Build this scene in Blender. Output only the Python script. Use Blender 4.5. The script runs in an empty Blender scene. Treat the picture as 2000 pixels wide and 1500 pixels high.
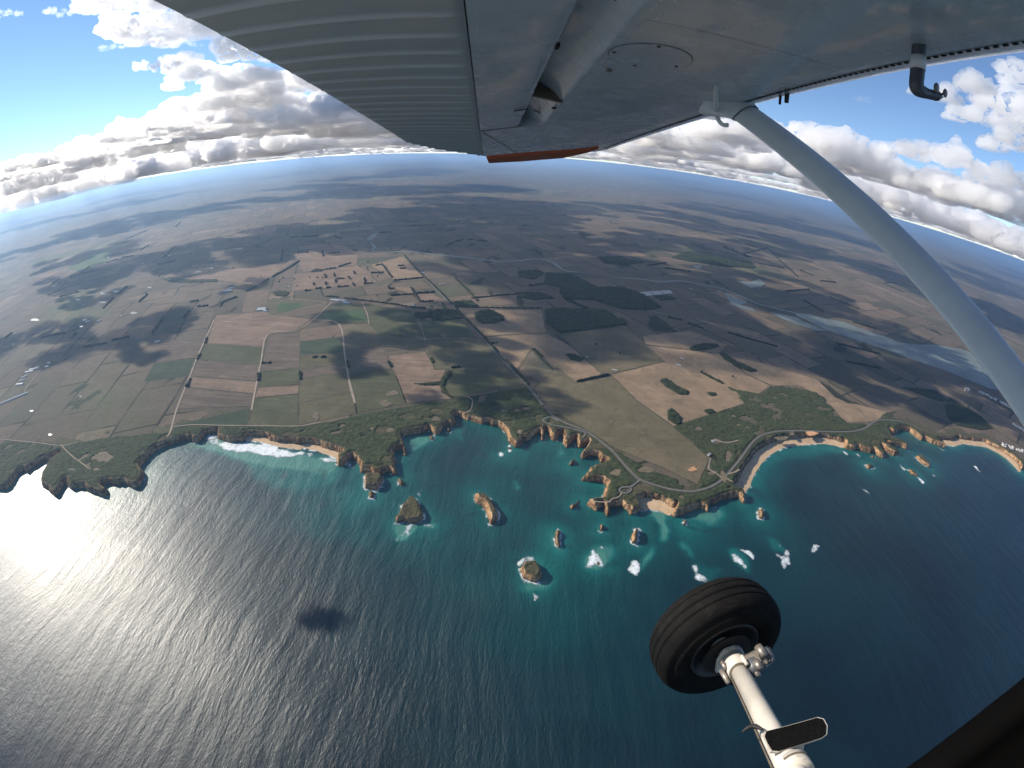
import bpy, bmesh, math, random, time
import numpy as np
from mathutils import Matrix, Vector

SC = bpy.context.scene
COL = SC.collection
T0 = time.time()

# ------------------------------------------------------------------ camera, sky, sun, exposure
ALT = 1000.0                                        # metres above the sea
LA, LB = math.radians(63.879), math.radians(-3.5066)  # wide action-camera lens: angle = LA*r + LB*r^3 (r = 1 at half the width)
PITCH, ROLL = math.radians(28.177), math.radians(3.138)
UP = np.array([math.cos(PITCH) * math.sin(ROLL), math.cos(PITCH) * math.cos(ROLL), -math.sin(PITCH)])
AY = np.array([0, 0, 1.]) - UP * UP[2]; AY /= np.linalg.norm(AY)
AX = np.array([1., 0, 0]) - UP * UP[0]; AX -= AY * (AX @ AY); AX /= np.linalg.norm(AX)
ROT = np.stack([AX, AY, UP])

cd = bpy.data.cameras.new('camera'); cam = bpy.data.objects.new('camera', cd); COL.objects.link(cam)
SC.camera = cam
cd.type = 'PANO'
PT = cd if hasattr(cd, 'panorama_type') else cd.cycles
PT.panorama_type = 'FISHEYE_LENS_POLYNOMIAL'
PT.fisheye_fov = math.radians(200)
PT.fisheye_polynomial_k0 = 0
PT.fisheye_polynomial_k1 = -LA / 18.0
PT.fisheye_polynomial_k2 = 0
PT.fisheye_polynomial_k3 = -LB / 18.0 ** 3
PT.fisheye_polynomial_k4 = 0
cd.sensor_width = 36; cd.sensor_fit = 'HORIZONTAL'; cd.clip_start = 0.02; cd.clip_end = 500000
M = Matrix.Identity(4)
for i in range(3):
    M[i][0], M[i][1], M[i][2] = ROT[i, 0], ROT[i, 1], -ROT[i, 2]
M[2][3] = ALT
cam.matrix_world = M

SUN_AZ, SUN_EL = math.radians(-68), math.radians(28)
SUN = np.array([math.sin(SUN_AZ) * math.cos(SUN_EL), math.cos(SUN_AZ) * math.cos(SUN_EL), math.sin(SUN_EL)])
W = bpy.data.worlds.new('World'); SC.world = W; W.use_nodes = True
wn = W.node_tree
sky = wn.nodes.new('ShaderNodeTexSky'); sky.sky_type = 'NISHITA'; sky.sun_disc = False
sky.sun_elevation = SUN_EL; sky.sun_rotation = SUN_AZ; sky.altitude = 1000
sky.air_density = 0.8; sky.dust_density = 0.0; sky.ozone_density = 3.6
wn.links.new(sky.outputs[0], wn.nodes['Background'].inputs[0])
wn.nodes['Background'].inputs[1].default_value = 0.112
ld = bpy.data.lights.new('sun', 'SUN'); ld.energy = 4.8; ld.angle = math.radians(0.5); ld.color = (1.0, 0.905, 0.775)
lo = bpy.data.objects.new('sun', ld); COL.objects.link(lo)
lo.rotation_euler = Vector(SUN).to_track_quat('Z', 'Y').to_euler()
SC.view_settings.view_transform = 'Standard'; SC.view_settings.look = 'None'
SC.view_settings.exposure = 0.6; SC.view_settings.gamma = 1.0
SC.view_settings.use_curve_mapping = False
CY = SC.cycles
CY.max_bounces = 28; CY.volume_bounces = 22; CY.diffuse_bounces = 3; CY.glossy_bounces = 4; CY.transparent_max_bounces = 96
CY.use_denoising = True; CY.denoiser = 'OPENIMAGEDENOISE'; CY.sample_clamp_indirect = 8

# ------------------------------------------------------------------ survey helpers: sight lines of the photograph turned into places on the ground
def rays(pts):
    p = np.array(pts, float).reshape(-1, 2)
    x = (p[:, 0] - 1000) / 1000; y = (750 - p[:, 1]) / 1000
    r = np.hypot(x, y) + 1e-9; th = LA * r + LB * r ** 3
    c = np.stack([np.sin(th) * x / r, np.sin(th) * y / r, np.cos(th)], 1)
    return c @ ROT.T

LAND = 25.0
def ground(pts, z=LAND):
    d = rays(pts); t = (z - ALT) / d[:, 2]
    return d[:, :2] * t[:, None]

def F_(ox, oy, s):
    return lambda *l: [(ox + s * x, oy + s * y) for x, y in l]
zA = F_(0, 700, .25); zB = F_(300, 750, .25); zC = F_(650, 750, .25); zD = F_(1000, 800, .25); zE = F_(1400, 750, .3)
zF = F_(0, 300, .35); zG = F_(500, 350, .35); zH = F_(1000, 450, .35); zI = F_(1300, 300, .35); zT = F_(1800, 700, .1)

# ------------------------------------------------------------------ numeric noise
def _h(ix, iy, iz, s):
    n = (ix.astype(np.int64) * 73856093) ^ (iy.astype(np.int64) * 19349663) ^ (iz.astype(np.int64) * 83492791) ^ int(s * 2654435 + 97)
    n = (n ^ (n >> 13)) * 1274126177 & 0x7fffffff
    n = (n ^ (n >> 16)) * 668265263 & 0x7fffffff
    return (n & 0xffff) / 65535.0
def vn3(p, s=0):
    i = np.floor(p); f = p - i; f = f * f * (3 - 2 * f); o = 0
    for dx in (0, 1):
        wx = f[..., 0] if dx else 1 - f[..., 0]
        for dy in (0, 1):
            wy = f[..., 1] if dy else 1 - f[..., 1]
            for dz in (0, 1):
                wz = f[..., 2] if dz else 1 - f[..., 2]
                o = o + wx * wy * wz * _h(i[..., 0] + dx, i[..., 1] + dy, i[..., 2] + dz, s)
    return o
def vn2(x, y, s=0):
    ix, iy = np.floor(x), np.floor(y); fx, fy = x - ix, y - iy
    fx = fx * fx * (3 - 2 * fx); fy = fy * fy * (3 - 2 * fy)
    z = np.zeros_like(ix)
    return ((_h(ix, iy, z, s) * (1 - fx) + _h(ix + 1, iy, z, s) * fx) * (1 - fy)
            + (_h(ix, iy + 1, z, s) * (1 - fx) + _h(ix + 1, iy + 1, z, s) * fx) * fy)
def fbm2(x, y, sc, s=0, o=4):
    t = 0; a = .5; n = 0
    for k in range(o):
        t = t + a * vn2(x / sc + k * 17.3, y / sc + k * 9.1, s + k); n += a; a *= .5; sc *= .5
    return t / n
def sstep(a, b, x):
    t = np.clip((x - a) / (b - a), 0, 1); return t * t * (3 - 2 * t)

# ------------------------------------------------------------------ mesh helpers
def tag(o, label=None, cat=None, group=None, kind=None):
    if label: o['label'] = label
    if cat: o['category'] = cat
    if group: o['group'] = group
    if kind: o['kind'] = kind
    return o
def link(name, me, mat=None, parent=None, smooth=False):
    if mat is not None:
        me.materials.append(mat)
    if smooth:
        me.polygons.foreach_set('use_smooth', np.ones(len(me.polygons), bool))
    o = bpy.data.objects.new(name, me); COL.objects.link(o)
    if parent is not None: o.parent = parent
    return o
def quads(name, co, q, attrs=None):
    """A mesh from an (n,3) array of points and an (m,4) array of quads, with optional per-point float attributes."""
    me = bpy.data.meshes.new(name); co = np.asarray(co, np.float32); q = np.asarray(q, np.int32)
    me.vertices.add(len(co)); me.vertices.foreach_set('co', co.ravel())
    me.loops.add(q.size); me.loops.foreach_set('vertex_index', q.ravel())
    me.polygons.add(len(q)); me.polygons.foreach_set('loop_start', np.arange(0, q.size, 4, dtype=np.int32))
    me.update(calc_edges=True)
    for k, v in (attrs or {}).items():
        a = me.attributes.new(k, 'FLOAT', 'POINT'); a.data.foreach_set('value', np.asarray(v, np.float32))
    return me
def grid_mesh(name, P):
    """Quads over an (a,b,3) array of points."""
    P = np.asarray(P, float); a, b = P.shape[:2]; i, j = np.meshgrid(np.arange(a - 1), np.arange(b - 1), indexing='ij'); k = (i * b + j).ravel()
    return quads(name, P.reshape(-1, 3), np.stack([k, k + 1, k + b + 1, k + b], 1))
def from_bm(name, bm):
    me = bpy.data.meshes.new(name); bm.normal_update(); bm.to_mesh(me); bm.free(); return me
def empty(name, loc=(0, 0, 0)):
    o = bpy.data.objects.new(name, None); o.location = loc; o.empty_display_size = .1; COL.objects.link(o); return o

# ------------------------------------------------------------------ material helpers
def new_mat(name):
    m = bpy.data.materials.new(name); m.use_nodes = True; nt = m.node_tree
    return m, nt, nt.nodes['Principled BSDF']
class NB:
    """Small node builder."""
    def __init__(s, nt): s.nt = nt
    def n(s, t, **k):
        o = s.nt.nodes.new(t)
        for a, v in k.items(): setattr(o, a, v)
        return o
    def l(s, a, b): s.nt.links.new(a, b)
    def coord(s, scale=(1, 1, 1), rot=0.0, src='Object'):
        t = s.n('ShaderNodeTexCoord'); mp = s.n('ShaderNodeMapping')
        s.l(t.outputs[src], mp.inputs[0]); mp.inputs['Scale'].default_value = scale; mp.inputs['Rotation'].default_value[2] = rot
        return mp.outputs[0]
    def noise(s, v, scale, detail=4, rough=.55, dist=0.0):
        o = s.n('ShaderNodeTexNoise'); s.l(v, o.inputs['Vector']); o.inputs['Scale'].default_value = scale
        o.inputs['Detail'].default_value = detail; o.inputs['Roughness'].default_value = rough; o.inputs['Distortion'].default_value = dist
        return o.outputs['Fac']
    def ramp(s, f, stops):
        o = s.n('ShaderNodeValToRGB'); s.l(f, o.inputs[0]); e = o.color_ramp.elements
        while len(e) < len(stops): e.new(.5)
        for k, (p, c) in enumerate(stops):
            e[k].position = p; e[k].color = (*c, 1) if len(c) == 3 else c
        return o.outputs[0]
    def mix(s, f, a, b, mode='MIX'):
        o = s.n('ShaderNodeMix', data_type='RGBA', blend_type=mode)
        for k, v in ((0, f), (6, a), (7, b)):
            if isinstance(v, (int, float)): o.inputs[k].default_value = v
            elif isinstance(v, tuple): o.inputs[k].default_value = (*v, 1)
            else: s.l(v, o.inputs[k])
        return o.outputs[2]
    def math(s, op, a, b=None, c=None):
        o = s.n('ShaderNodeMath', operation=op)
        for k, v in enumerate((a, b, c)):
            if v is None: continue
            if isinstance(v, (int, float)): o.inputs[k].default_value = v
            else: s.l(v, o.inputs[k])
        return o.outputs[0]
    def attr(s, name):
        return s.n('ShaderNodeAttribute', attribute_name=name).outputs['Fac']
    def bump(s, h, dist, strength=1.0, normal=None):
        o = s.n('ShaderNodeBump'); s.l(h, o.inputs['Height']); o.inputs['Distance'].default_value = dist; o.inputs['Strength'].default_value = strength
        if normal is not None: s.l(normal, o.inputs['Normal'])
        return o.outputs[0]
def basic(name, col, rough=.8, metal=0.0, var=.15, scale=.05, coat=0.0, spec=.5):
    m, nt, p = new_mat(name); b = NB(nt); v = b.coord()
    f = b.noise(v, scale, 5, .6)
    lo_ = tuple(max(0, c * (1 - var)) for c in col); hi_ = tuple(c * (1 + var) for c in col)
    b.l(b.ramp(f, [(.3, lo_), (.7, hi_)]), p.inputs['Base Color'])
    p.inputs['Roughness'].default_value = rough; p.inputs['Metallic'].default_value = metal; p.inputs['Specular IOR Level'].default_value = spec; p.inputs['Coat Weight'].default_value = coat
    return m
def vol_mat(name, col, den, an):
    m = bpy.data.materials.new(name); m.use_nodes = True; nt = m.node_tree; nt.nodes.clear()
    o = nt.nodes.new('ShaderNodeOutputMaterial'); v = nt.nodes.new('ShaderNodeVolumePrincipled')
    v.inputs['Color'].default_value = (*col, 1); v.inputs['Density'].default_value = den; v.inputs['Anisotropy'].default_value = an
    nt.links.new(v.outputs[0], o.inputs['Volume']); return m

GRID = math.radians(25)      # the farm roads run at 25 degrees to the view

def land_colour(b, v, far):
    """Dry farmland: a patchwork of paddocks in brown, straw and olive with mottling."""
    wob = b.n('ShaderNodeTexNoise'); b.l(v, wob.inputs['Vector']); wob.inputs['Scale'].default_value = .0007; wob.inputs['Detail'].default_value = 2
    add = b.n('ShaderNodeVectorMath', operation='MULTIPLY_ADD'); b.l(wob.outputs['Color'], add.inputs[0])
    add.inputs[1].default_value = (260, 260, 0); b.l(v, add.inputs[2])
    cols = []; hed = []
    for rot, w_, h_, off in ((GRID, 470, 250, 0.), (GRID + 1.571, 560, 205, 137.)):
        mp = b.n('ShaderNodeMapping'); b.l(add.outputs[0], mp.inputs[0]); mp.inputs['Rotation'].default_value[2] = -rot; mp.inputs['Location'].default_value[0] = off
        br = b.n('ShaderNodeTexBrick'); b.l(mp.outputs[0], br.inputs['Vector'])
        br.inputs['Scale'].default_value = 1.0; br.inputs['Brick Width'].default_value = w_; br.inputs['Row Height'].default_value = h_
        br.inputs['Mortar Size'].default_value = 8.0; br.inputs['Mortar Smooth'].default_value = .3; br.inputs['Mortar'].default_value = (.35, .35, .35, 1); br.inputs['Color1'].default_value = (0, 0, 0, 1); br.inputs['Color2'].default_value = (1, 1, 1, 1)
        br.offset = .37; br.squash = .7; br.squash_frequency = 3
        cols.append(br.outputs['Color']); hed.append(br.outputs['Fac'])
    sel = b.math('GREATER_THAN', b.noise(v, .00035, 1), .5)
    cell = b.mix(sel, cols[0], cols[1])
    pal = b.ramp(cell, [(0, (.052, .050, .036)), (.16, (.128, .094, .072)), (.32, (.085, .078, .054)), (.48, (.175, .125, .090)),
                        (.62, (.066, .064, .044)), (.76, (.235, .170, .120)), (.9, (.046, .056, .034)), (1.0, (.115, .092, .070))])
    big = b.noise(v, .0011, 4, .6)
    c = b.mix(.38, pal, b.ramp(big, [(.3, (.080, .072, .052)), (.5, (.130, .100, .076)), (.72, (.195, .142, .102))]))
    mott = b.noise(v, .012, 5, .62, .6)
    c = b.mix(b.ramp(mott, [(.42, (0, 0, 0)), (.75, (.55, .55, .55))]), c, (.070, .066, .036))
    hm = b.math('ADD', b.math('MULTIPLY', hed[0], b.math('SUBTRACT', 1.0, sel)), b.math('MULTIPLY', hed[1], sel))
    hm = b.math('MULTIPLY', hm, b.ramp(b.noise(v, .0028, 3, .6), [(.42, (.08, .08, .08)), (.56, (1, 1, 1))]))
    c = b.mix(b.math('MULTIPLY', hm, .9), c, (.020, .024, .014))
    wd = b.noise(b.coord((.0042, .0016, 1), -GRID), 1.0, 5, .62, .3)
    c = b.mix(b.ramp(wd, [(.605, (0, 0, 0)), (.63, (.92, .92, .92))]), c, (.022, .027, .016))
    grn = b.noise(v, .0006, 3, .55, .4)
    c = b.mix(b.ramp(grn, [(.56, (0, 0, 0)), (.66, (.55, .55, .55))]), c, b.mix(cell, (.060, .085, .040), (.10, .125, .060)))
    fine = b.noise(v, .07, 4, .65)
    c = b.mix(.35, c, b.ramp(fine, [(.3, (.3, .3, .3)), (.7, (.75, .75, .75))]), 'OVERLAY')
    return c

def mat_land():
    m, nt, p = new_mat('dry_farmland'); b = NB(nt); v = b.coord()
    b.l(land_colour(b, v, True), p.inputs['Base Color'])
    p.inputs['Roughness'].default_value = .95; p.inputs['Specular IOR Level'].default_value = .1
    b.l(b.bump(b.noise(v, .02, 5), 6.0, .5), p.inputs['Normal'])
    return m

def mat_field(name, col, stripe=0.0, ang=GRID, mott=.35, olive=(.07, .07, .036), tanc=None):
    """One paddock: its own crop colour, drill lines and patches."""
    m, nt, p = new_mat(name); b = NB(nt); v = b.coord()
    big = b.noise(v, .006, 5, .65, .8)
    hi_ = tanc or tuple(c * 1.28 for c in col); lo_ = tuple(c * .78 for c in col)
    c = b.ramp(big, [(.28, lo_), (.5, col), (.72, hi_)])
    if stripe:
        v2 = b.coord((.004, .055, 1), -ang)
        st = b.noise(v2, 1.0, 3, .6)
        c = b.mix(stripe, c, b.ramp(st, [(.35, (.3, .3, .3)), (.65, (.72, .72, .72))]), 'OVERLAY')
    sp = b.noise(v, .017, 5, .6, 1.2)
    c = b.mix(b.ramp(sp, [(.52, (0, 0, 0)), (.7, (mott, mott, mott))]), c, olive)
    fine = b.noise(v, .11, 4, .65)
    c = b.mix(.3, c, b.ramp(fine, [(.3, (.3, .3, .3)), (.7, (.75, .75, .75))]), 'OVERLAY')
    b.l(c, p.inputs['Base Color']); p.inputs['Roughness'].default_value = .95; p.inputs['Specular IOR Level'].default_value = .1
    b.l(b.bump(b.noise(v, .03, 5), 4.0, .5), p.inputs['Normal'])
    return m

def mat_cliff(name, top=((.050, .052, .026), (.105, .090, .050)), rock=((.115, .070, .042), (.37, .215, .105), (.58, .40, .23))):
    """Ochre limestone faces with beds and painted gully shade, low scrub where the ground is level."""
    m, nt, p = new_mat(name); b = NB(nt); v = b.coord()
    t = b.n('ShaderNodeTexCoord'); sep = b.n('ShaderNodeSeparateXYZ'); b.l(t.outputs['Object'], sep.inputs[0])
    beds = b.coord((.012, .012, .28)); bd = b.noise(beds, 1.0, 5, .65, .4)
    spots = b.noise(v, .03, 5, .65, .5)
    r = b.ramp(b.math('ADD', b.math('MULTIPLY', bd, .55), b.math('MULTIPLY', spots, .45)), [(.40, rock[0]), (.5, rock[1]), (.61, rock[2])])
    gul = b.noise(b.coord((.085, .085, .012)), 1.0, 4, .6, .6)
    r = b.mix(b.ramp(gul, [(.50, (0, 0, 0)), (.64, (.85, .85, .85))]), r, tuple(x * .8 for x in rock[0]))  # upright brown streaks colour the dark of recesses onto the rock
    wet = b.math('SUBTRACT', 1.0, b.math('SMOOTH_MIN', b.math('DIVIDE', sep.outputs[2], 5.0), 1.0, .3))
    r = b.mix(b.math('MULTIPLY', b.math('MAXIMUM', wet, 0.0), .75), r, (.05, .038, .028))
    g = b.n('ShaderNodeNewGeometry'); sn = b.n('ShaderNodeSeparateXYZ'); b.l(g.outputs['Normal'], sn.inputs[0])
    flat = b.ramp(b.math('ADD', sn.outputs[2], b.math('MULTIPLY', b.math('SUBTRACT', spots, .5), .35)), [(.72, (0, 0, 0)), (.9, (1, 1, 1))])
    tc = b.ramp(b.noise(v, .05, 5, .65), [(.35, top[0]), (.66, top[1])])
    tc = b.mix(b.ramp(b.noise(v, .012, 4), [(.6, (0, 0, 0)), (.72, (.7, .7, .7))]), tc, (.17, .12, .075))
    b.l(b.mix(flat, r, tc), p.inputs['Base Color'])
    p.inputs['Roughness'].default_value = .95; p.inputs['Specular IOR Level'].default_value = .15
    b.l(b.bump(b.math('ADD', bd, b.noise(v, .16, 4)), 4.5, 1.0), p.inputs['Normal'])
    return m

def mat_sea():
    m, nt, p = new_mat('sea_water'); b = NB(nt); v = b.coord()
    sh = b.attr('shallow'); n1 = b.noise(v, .0022, 5, .6, .8)
    s2 = b.math('ADD', sh, b.math('MULTIPLY', b.math('SUBTRACT', n1, .5), .30))
    c = b.ramp(s2, [(0.0, (.0000, .0058, .0100)), (.16, (.0000, .0230, .0280)), (.42, (.0000, .054, .054)), (.70, (.004, .110, .098)), (1.0, (.055, .190, .150))])
    weed = b.noise(v, .010, 5, .6, 1.0)
    c = b.mix(b.math('MULTIPLY', b.ramp(weed, [(.55, (0, 0, 0)), (.68, (.75, .75, .75))]), b.ramp(sh, [(.12, (0, 0, 0)), (.4, (.8, .8, .8))])), c, (.004, .020, .026))
    b.l(c, p.inputs['Base Color'])
    p.inputs['IOR'].default_value = 1.44
    # swell rolling in from the open sea, wind waves on top, refracted round the headland
    wob = b.n('ShaderNodeTexNoise'); b.l(v, wob.inputs['Vector']); wob.inputs['Scale'].default_value = .0016; wob.inputs['Detail'].default_value = 2
    wv_ = b.n('ShaderNodeVectorMath', operation='MULTIPLY_ADD'); b.l(wob.outputs['Color'], wv_.inputs[0]); wv_.inputs[1].default_value = (170, 170, 0); b.l(v, wv_.inputs[2])
    def stretched(sx, sy, rot, det, rough):
        mp = b.n('ShaderNodeMapping'); b.l(wv_.outputs[0], mp.inputs[0]); mp.inputs['Scale'].default_value = (sx, sy, 1); mp.inputs['Rotation'].default_value[2] = rot
        return b.noise(mp.outputs[0], 1.0, det, rough)
    sw = stretched(.026, .0050, math.radians(-40), 3, .5)
    ch = stretched(.14, .055, math.radians(-50), 4, .65)
    rp = stretched(.42, .24, math.radians(-22), 3, .65)
    nb = b.bump(rp, .50, 1.0, b.bump(ch, 1.3, 1.0, b.bump(sw, 3.4, 1.0)))
    b.l(nb, p.inputs['Normal'])
    gust = b.noise(b.coord((.0012, .0045, 1), math.radians(12)), 1.0, 4, .6, .7)
    b.l(b.ramp(gust, [(.3, (.36, .36, .36)), (.7, (.45, .45, .45))]), p.inputs['Roughness'])
    return m

def mat_foliage(name, dark, light, scale=.06):
    m, nt, p = new_mat(name); b = NB(nt); v = b.coord()
    a = b.noise(v, scale, 5, .65); c = b.ramp(a, [(.32, dark), (.68, light)])
    c = b.mix(b.ramp(b.noise(v, scale * .12, 4, .6, .6), [(.45, (0, 0, 0)), (.75, (.6, .6, .6))]), c, tuple(x * .72 + y for x, y in zip(light, (.022, .012, .006))))
    b.l(c, p.inputs['Base Color']); p.inputs['Roughness'].default_value = .95; p.inputs['Specular IOR Level'].default_value = .1
    return m

MT = dict(
    land=mat_land(), cliff=mat_cliff('limestone_cliff'),
    cliff2=mat_cliff('weathered_limestone', rock=((.10, .070, .045), (.26, .165, .090), (.44, .30, .17))),
    sea=mat_sea(),
    sand=basic('beach_sand', (.50, .35, .21), .9, var=.16, scale=.03),
    scrub=mat_foliage('coastal_scrub', (.022, .030, .016), (.062, .076, .036), .06),
    wood=mat_foliage('plantation_canopy', (.012, .019, .010), (.040, .050, .024), .04),
    belt=mat_foliage('windbreak_foliage', (.010, .016, .010), (.030, .038, .020), .06),
    bitumen=basic('grey_bitumen', (.135, .130, .120), .9, var=.2, scale=.05),
    verge=basic('gravel_verge', (.060, .058, .036), .95, var=.25, scale=.05),
    dirt=basic('pale_dirt_track', (.28, .225, .165), .95, var=.2, scale=.03),
    roof=basic('pale_metal_roof', (.47, .47, .46), .5, var=.1),
    wall=basic('cream_wall', (.55, .52, .46), .8, var=.1),
    redroof=basic('terracotta_roof', (.30, .14, .10), .8, var=.2),
    greyroof=basic('grey_roof', (.30, .30, .31), .7, var=.2),
    sandpatch=basic('bare_sand', (.135, .105, .065), .95, var=.4, scale=.06), blowout=basic('orange_sand', (.50, .27, .13), .95, var=.3, scale=.05),
)
m_, nt_, p_ = new_mat('sea_foam'); b_ = NB(nt_); v_ = b_.coord()
b_.l(b_.ramp(b_.noise(v_, .10, 5, .7), [(.3, (.50, .60, .60)), (.6, (.84, .86, .85))]), p_.inputs['Base Color']); p_.inputs['Roughness'].default_value = .8
n1_ = b_.noise(v_, .045, 5, .7, .8); n2_ = b_.noise(v_, .13, 4, .7, 1.2)
lace_ = b_.math('SUBTRACT', .5, b_.math('ABSOLUTE', b_.math('MULTIPLY', b_.math('SUBTRACT', n2_, .5), 3.2)))
cov_ = b_.math('ADD', b_.attr('cover'), b_.math('ADD', b_.math('MULTIPLY', b_.math('SUBTRACT', n1_, .5), 1.5), b_.math('MULTIPLY', lace_, .34)))
b_.l(b_.ramp(cov_, [(.36, (0, 0, 0)), (.68, (.6, .6, .6)), (.98, (1, 1, 1))]), p_.inputs['Alpha'])
MT['foam'] = m_
def mat_inland_water(name, col, rough):
    m, nt, p = new_mat(name); b = NB(nt); v = b.coord()
    b.l(b.ramp(b.noise(v, .004, 4), [(.35, tuple(c * .8 for c in col)), (.65, tuple(c * 1.2 for c in col))]), p.inputs['Base Color'])
    p.inputs['Roughness'].default_value = rough; p.inputs['IOR'].default_value = 1.333; p.inputs['Specular IOR Level'].default_value = .2
    b.l(b.bump(b.noise(v, .4, 3), .12, .5), p.inputs['Normal']); return m
MT['lagoon'] = mat_inland_water('silty_lagoon_water', (.135, .162, .152), .5)
MT['pond'] = mat_inland_water('farm_pond_water', (.30, .30, .285), .4)

# ------------------------------------------------------------------ coast survey
coast_px = (
    [(0, 958)]
    + zA((40, 1030), (100, 1000), (130, 940), (150, 900), (190, 880), (215, 910), (250, 860), (330, 815), (400, 790), (450, 772), (474, 764), (440, 790), (400, 812), (365, 860), (340, 920),
         (320, 970), (335, 1015), (385, 1030), (400, 1060), (430, 1082), (470, 1050), (490, 1010), (520, 968), (536, 966), (530, 1000), (550, 1025), (600, 1020), (670, 1010), (690, 1045), (740, 1060), (800, 1080),
         (840, 1082), (842, 1040), (812, 1005), (830, 985), (900, 990), (970, 985), (1010, 1005), (1050, 1018), (1090, 1000), (1125, 950), (1132, 900), (1112, 870), (1105, 850), (1140, 800), (1160, 770),
         (1220, 730), (1300, 690), (1400, 660), (1450, 640), (1475, 648), (1495, 638), (1520, 660), (1560, 650), (1600, 600), (1650, 590), (1700, 575))
    + zB((510, 430), (550, 448), (590, 458), (650, 455), (720, 446), (780, 445), (850, 455), (880, 470), (900, 485), (960, 490), (1040, 500), (1085, 504), (1120, 514), (1150, 512), (1170, 500), (1200, 505), (1270, 520),
         (1330, 545), (1380, 560), (1425, 578), (1428, 620), (1440, 650), (1480, 640), (1530, 600), (1556, 584), (1600, 620), (1620, 650), (1608, 690), (1640, 702), (1700, 690), (1722, 712), (1760, 715),
         (1830, 690), (1880, 712), (1907, 702), (1900, 670), (1888, 640), (1895, 612), (1880, 570), (1892, 540), (1930, 512), (1955, 560), (1975, 566), (1982, 520), (1962, 480), (1945, 440))
    + zC((545, 415), (590, 400), (620, 395), (660, 390), (700, 385), (750, 365), (775, 385), (800, 402), (830, 396), (850, 370), (870, 345), (890, 330), (915, 340), (945, 345), (966, 310), (962, 258),
         (1000, 265), (1040, 287), (1070, 290), (1100, 302), (1160, 317), (1205, 310), (1240, 332), (1280, 335), (1310, 350), (1340, 380), (1355, 400), (1370, 440), (1390, 465), (1430, 497), (1452, 500),
         (1472, 470), (1490, 445), (1510, 450), (1560, 420), (1612, 392), (1622, 430), (1634, 447), (1652, 410), (1668, 372), (1684, 400), (1700, 432), (1740, 452), (1756, 440), (1762, 405), (1790, 398), (1800, 470),
         (1826, 502), (1850, 482), (1880, 450), (1897, 440), (1905, 480), (1912, 507), (1950, 500), (1990, 470), (1962, 520), (1940, 570))
    + zD((550, 386), (575, 372), (620, 366), (665, 376), (690, 410), (726, 421), (700, 432), (680, 445), (635, 455), (600, 490), (590, 510), (538, 546), (545, 558), (600, 566), (660, 571), (700, 576), (728, 592),
         (718, 640), (703, 700), (640, 708), (580, 713), (572, 730), (590, 756), (630, 790), (660, 806), (680, 792), (700, 768), (715, 800), (740, 837), (766, 820), (770, 790), (800, 760), (850, 750),
         (880, 776), (905, 792), (925, 822), (950, 822), (980, 800), (1010, 786), (1050, 790), (1070, 772), (1090, 784), (1130, 790), (1160, 792), (1190, 812), (1230, 832), (1270, 838), (1340, 832),
         (1380, 810), (1420, 795), (1470, 780), (1500, 786), (1522, 806), (1536, 800), (1530, 770), (1560, 750), (1592, 768), (1602, 740), (1640, 716), (1700, 700), (1760, 691), (1790, 720), (1812, 733),
         (1817, 690), (1812, 660), (1830, 632))
    + zE((215, 670), (235, 610), (250, 580), (290, 520), (330, 475), (400, 430), (460, 408), (540, 400), (620, 392), (700, 390), (760, 400), (820, 415), (890, 437), (912, 420), (940, 442), (1000, 456),
         (1012, 440), (1040, 471), (1080, 487), (1088, 465), (1062, 432), (1062, 412), (1100, 446), (1150, 471), (1190, 469), (1182, 450), (1122, 421), (1102, 402), (1160, 411), (1200, 416), (1236, 431), (1242, 415),
         (1210, 390), (1148, 366), (1130, 340), (1120, 312), (1150, 330), (1180, 306), (1250, 310), (1290, 345), (1330, 376), (1350, 366), (1400, 391), (1480, 416), (1488, 400), (1550, 406), (1600, 390),
         (1700, 405), (1750, 410), (1830, 450), (1890, 490), (1930, 530), (1970, 576), (1990, 556)))
coast = ground(coast_px, 0)
coast = np.concatenate([[(-140000, 560), (-9000, 620), (-4600, 640), (-2700, 690), (-2250, 705)], coast, [(2900, 1180), (3400, 1090), (4300, 1150), (5900, 1100), (9000, 1000), (140000, 900)]])
def resample(poly, step, closed=False):
    p = np.asarray(poly, float)
    if closed: p = np.concatenate([p, p[:1]])
    out = []
    for a, b in zip(p[:-1], p[1:]):
        n = max(1, int(np.hypot(*(b - a)) / step)); t = np.arange(n)[:, None] / n
        out.append(a + (b - a) * t)
    if not closed: out.append(p[-1:])
    return np.concatenate(out)

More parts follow.
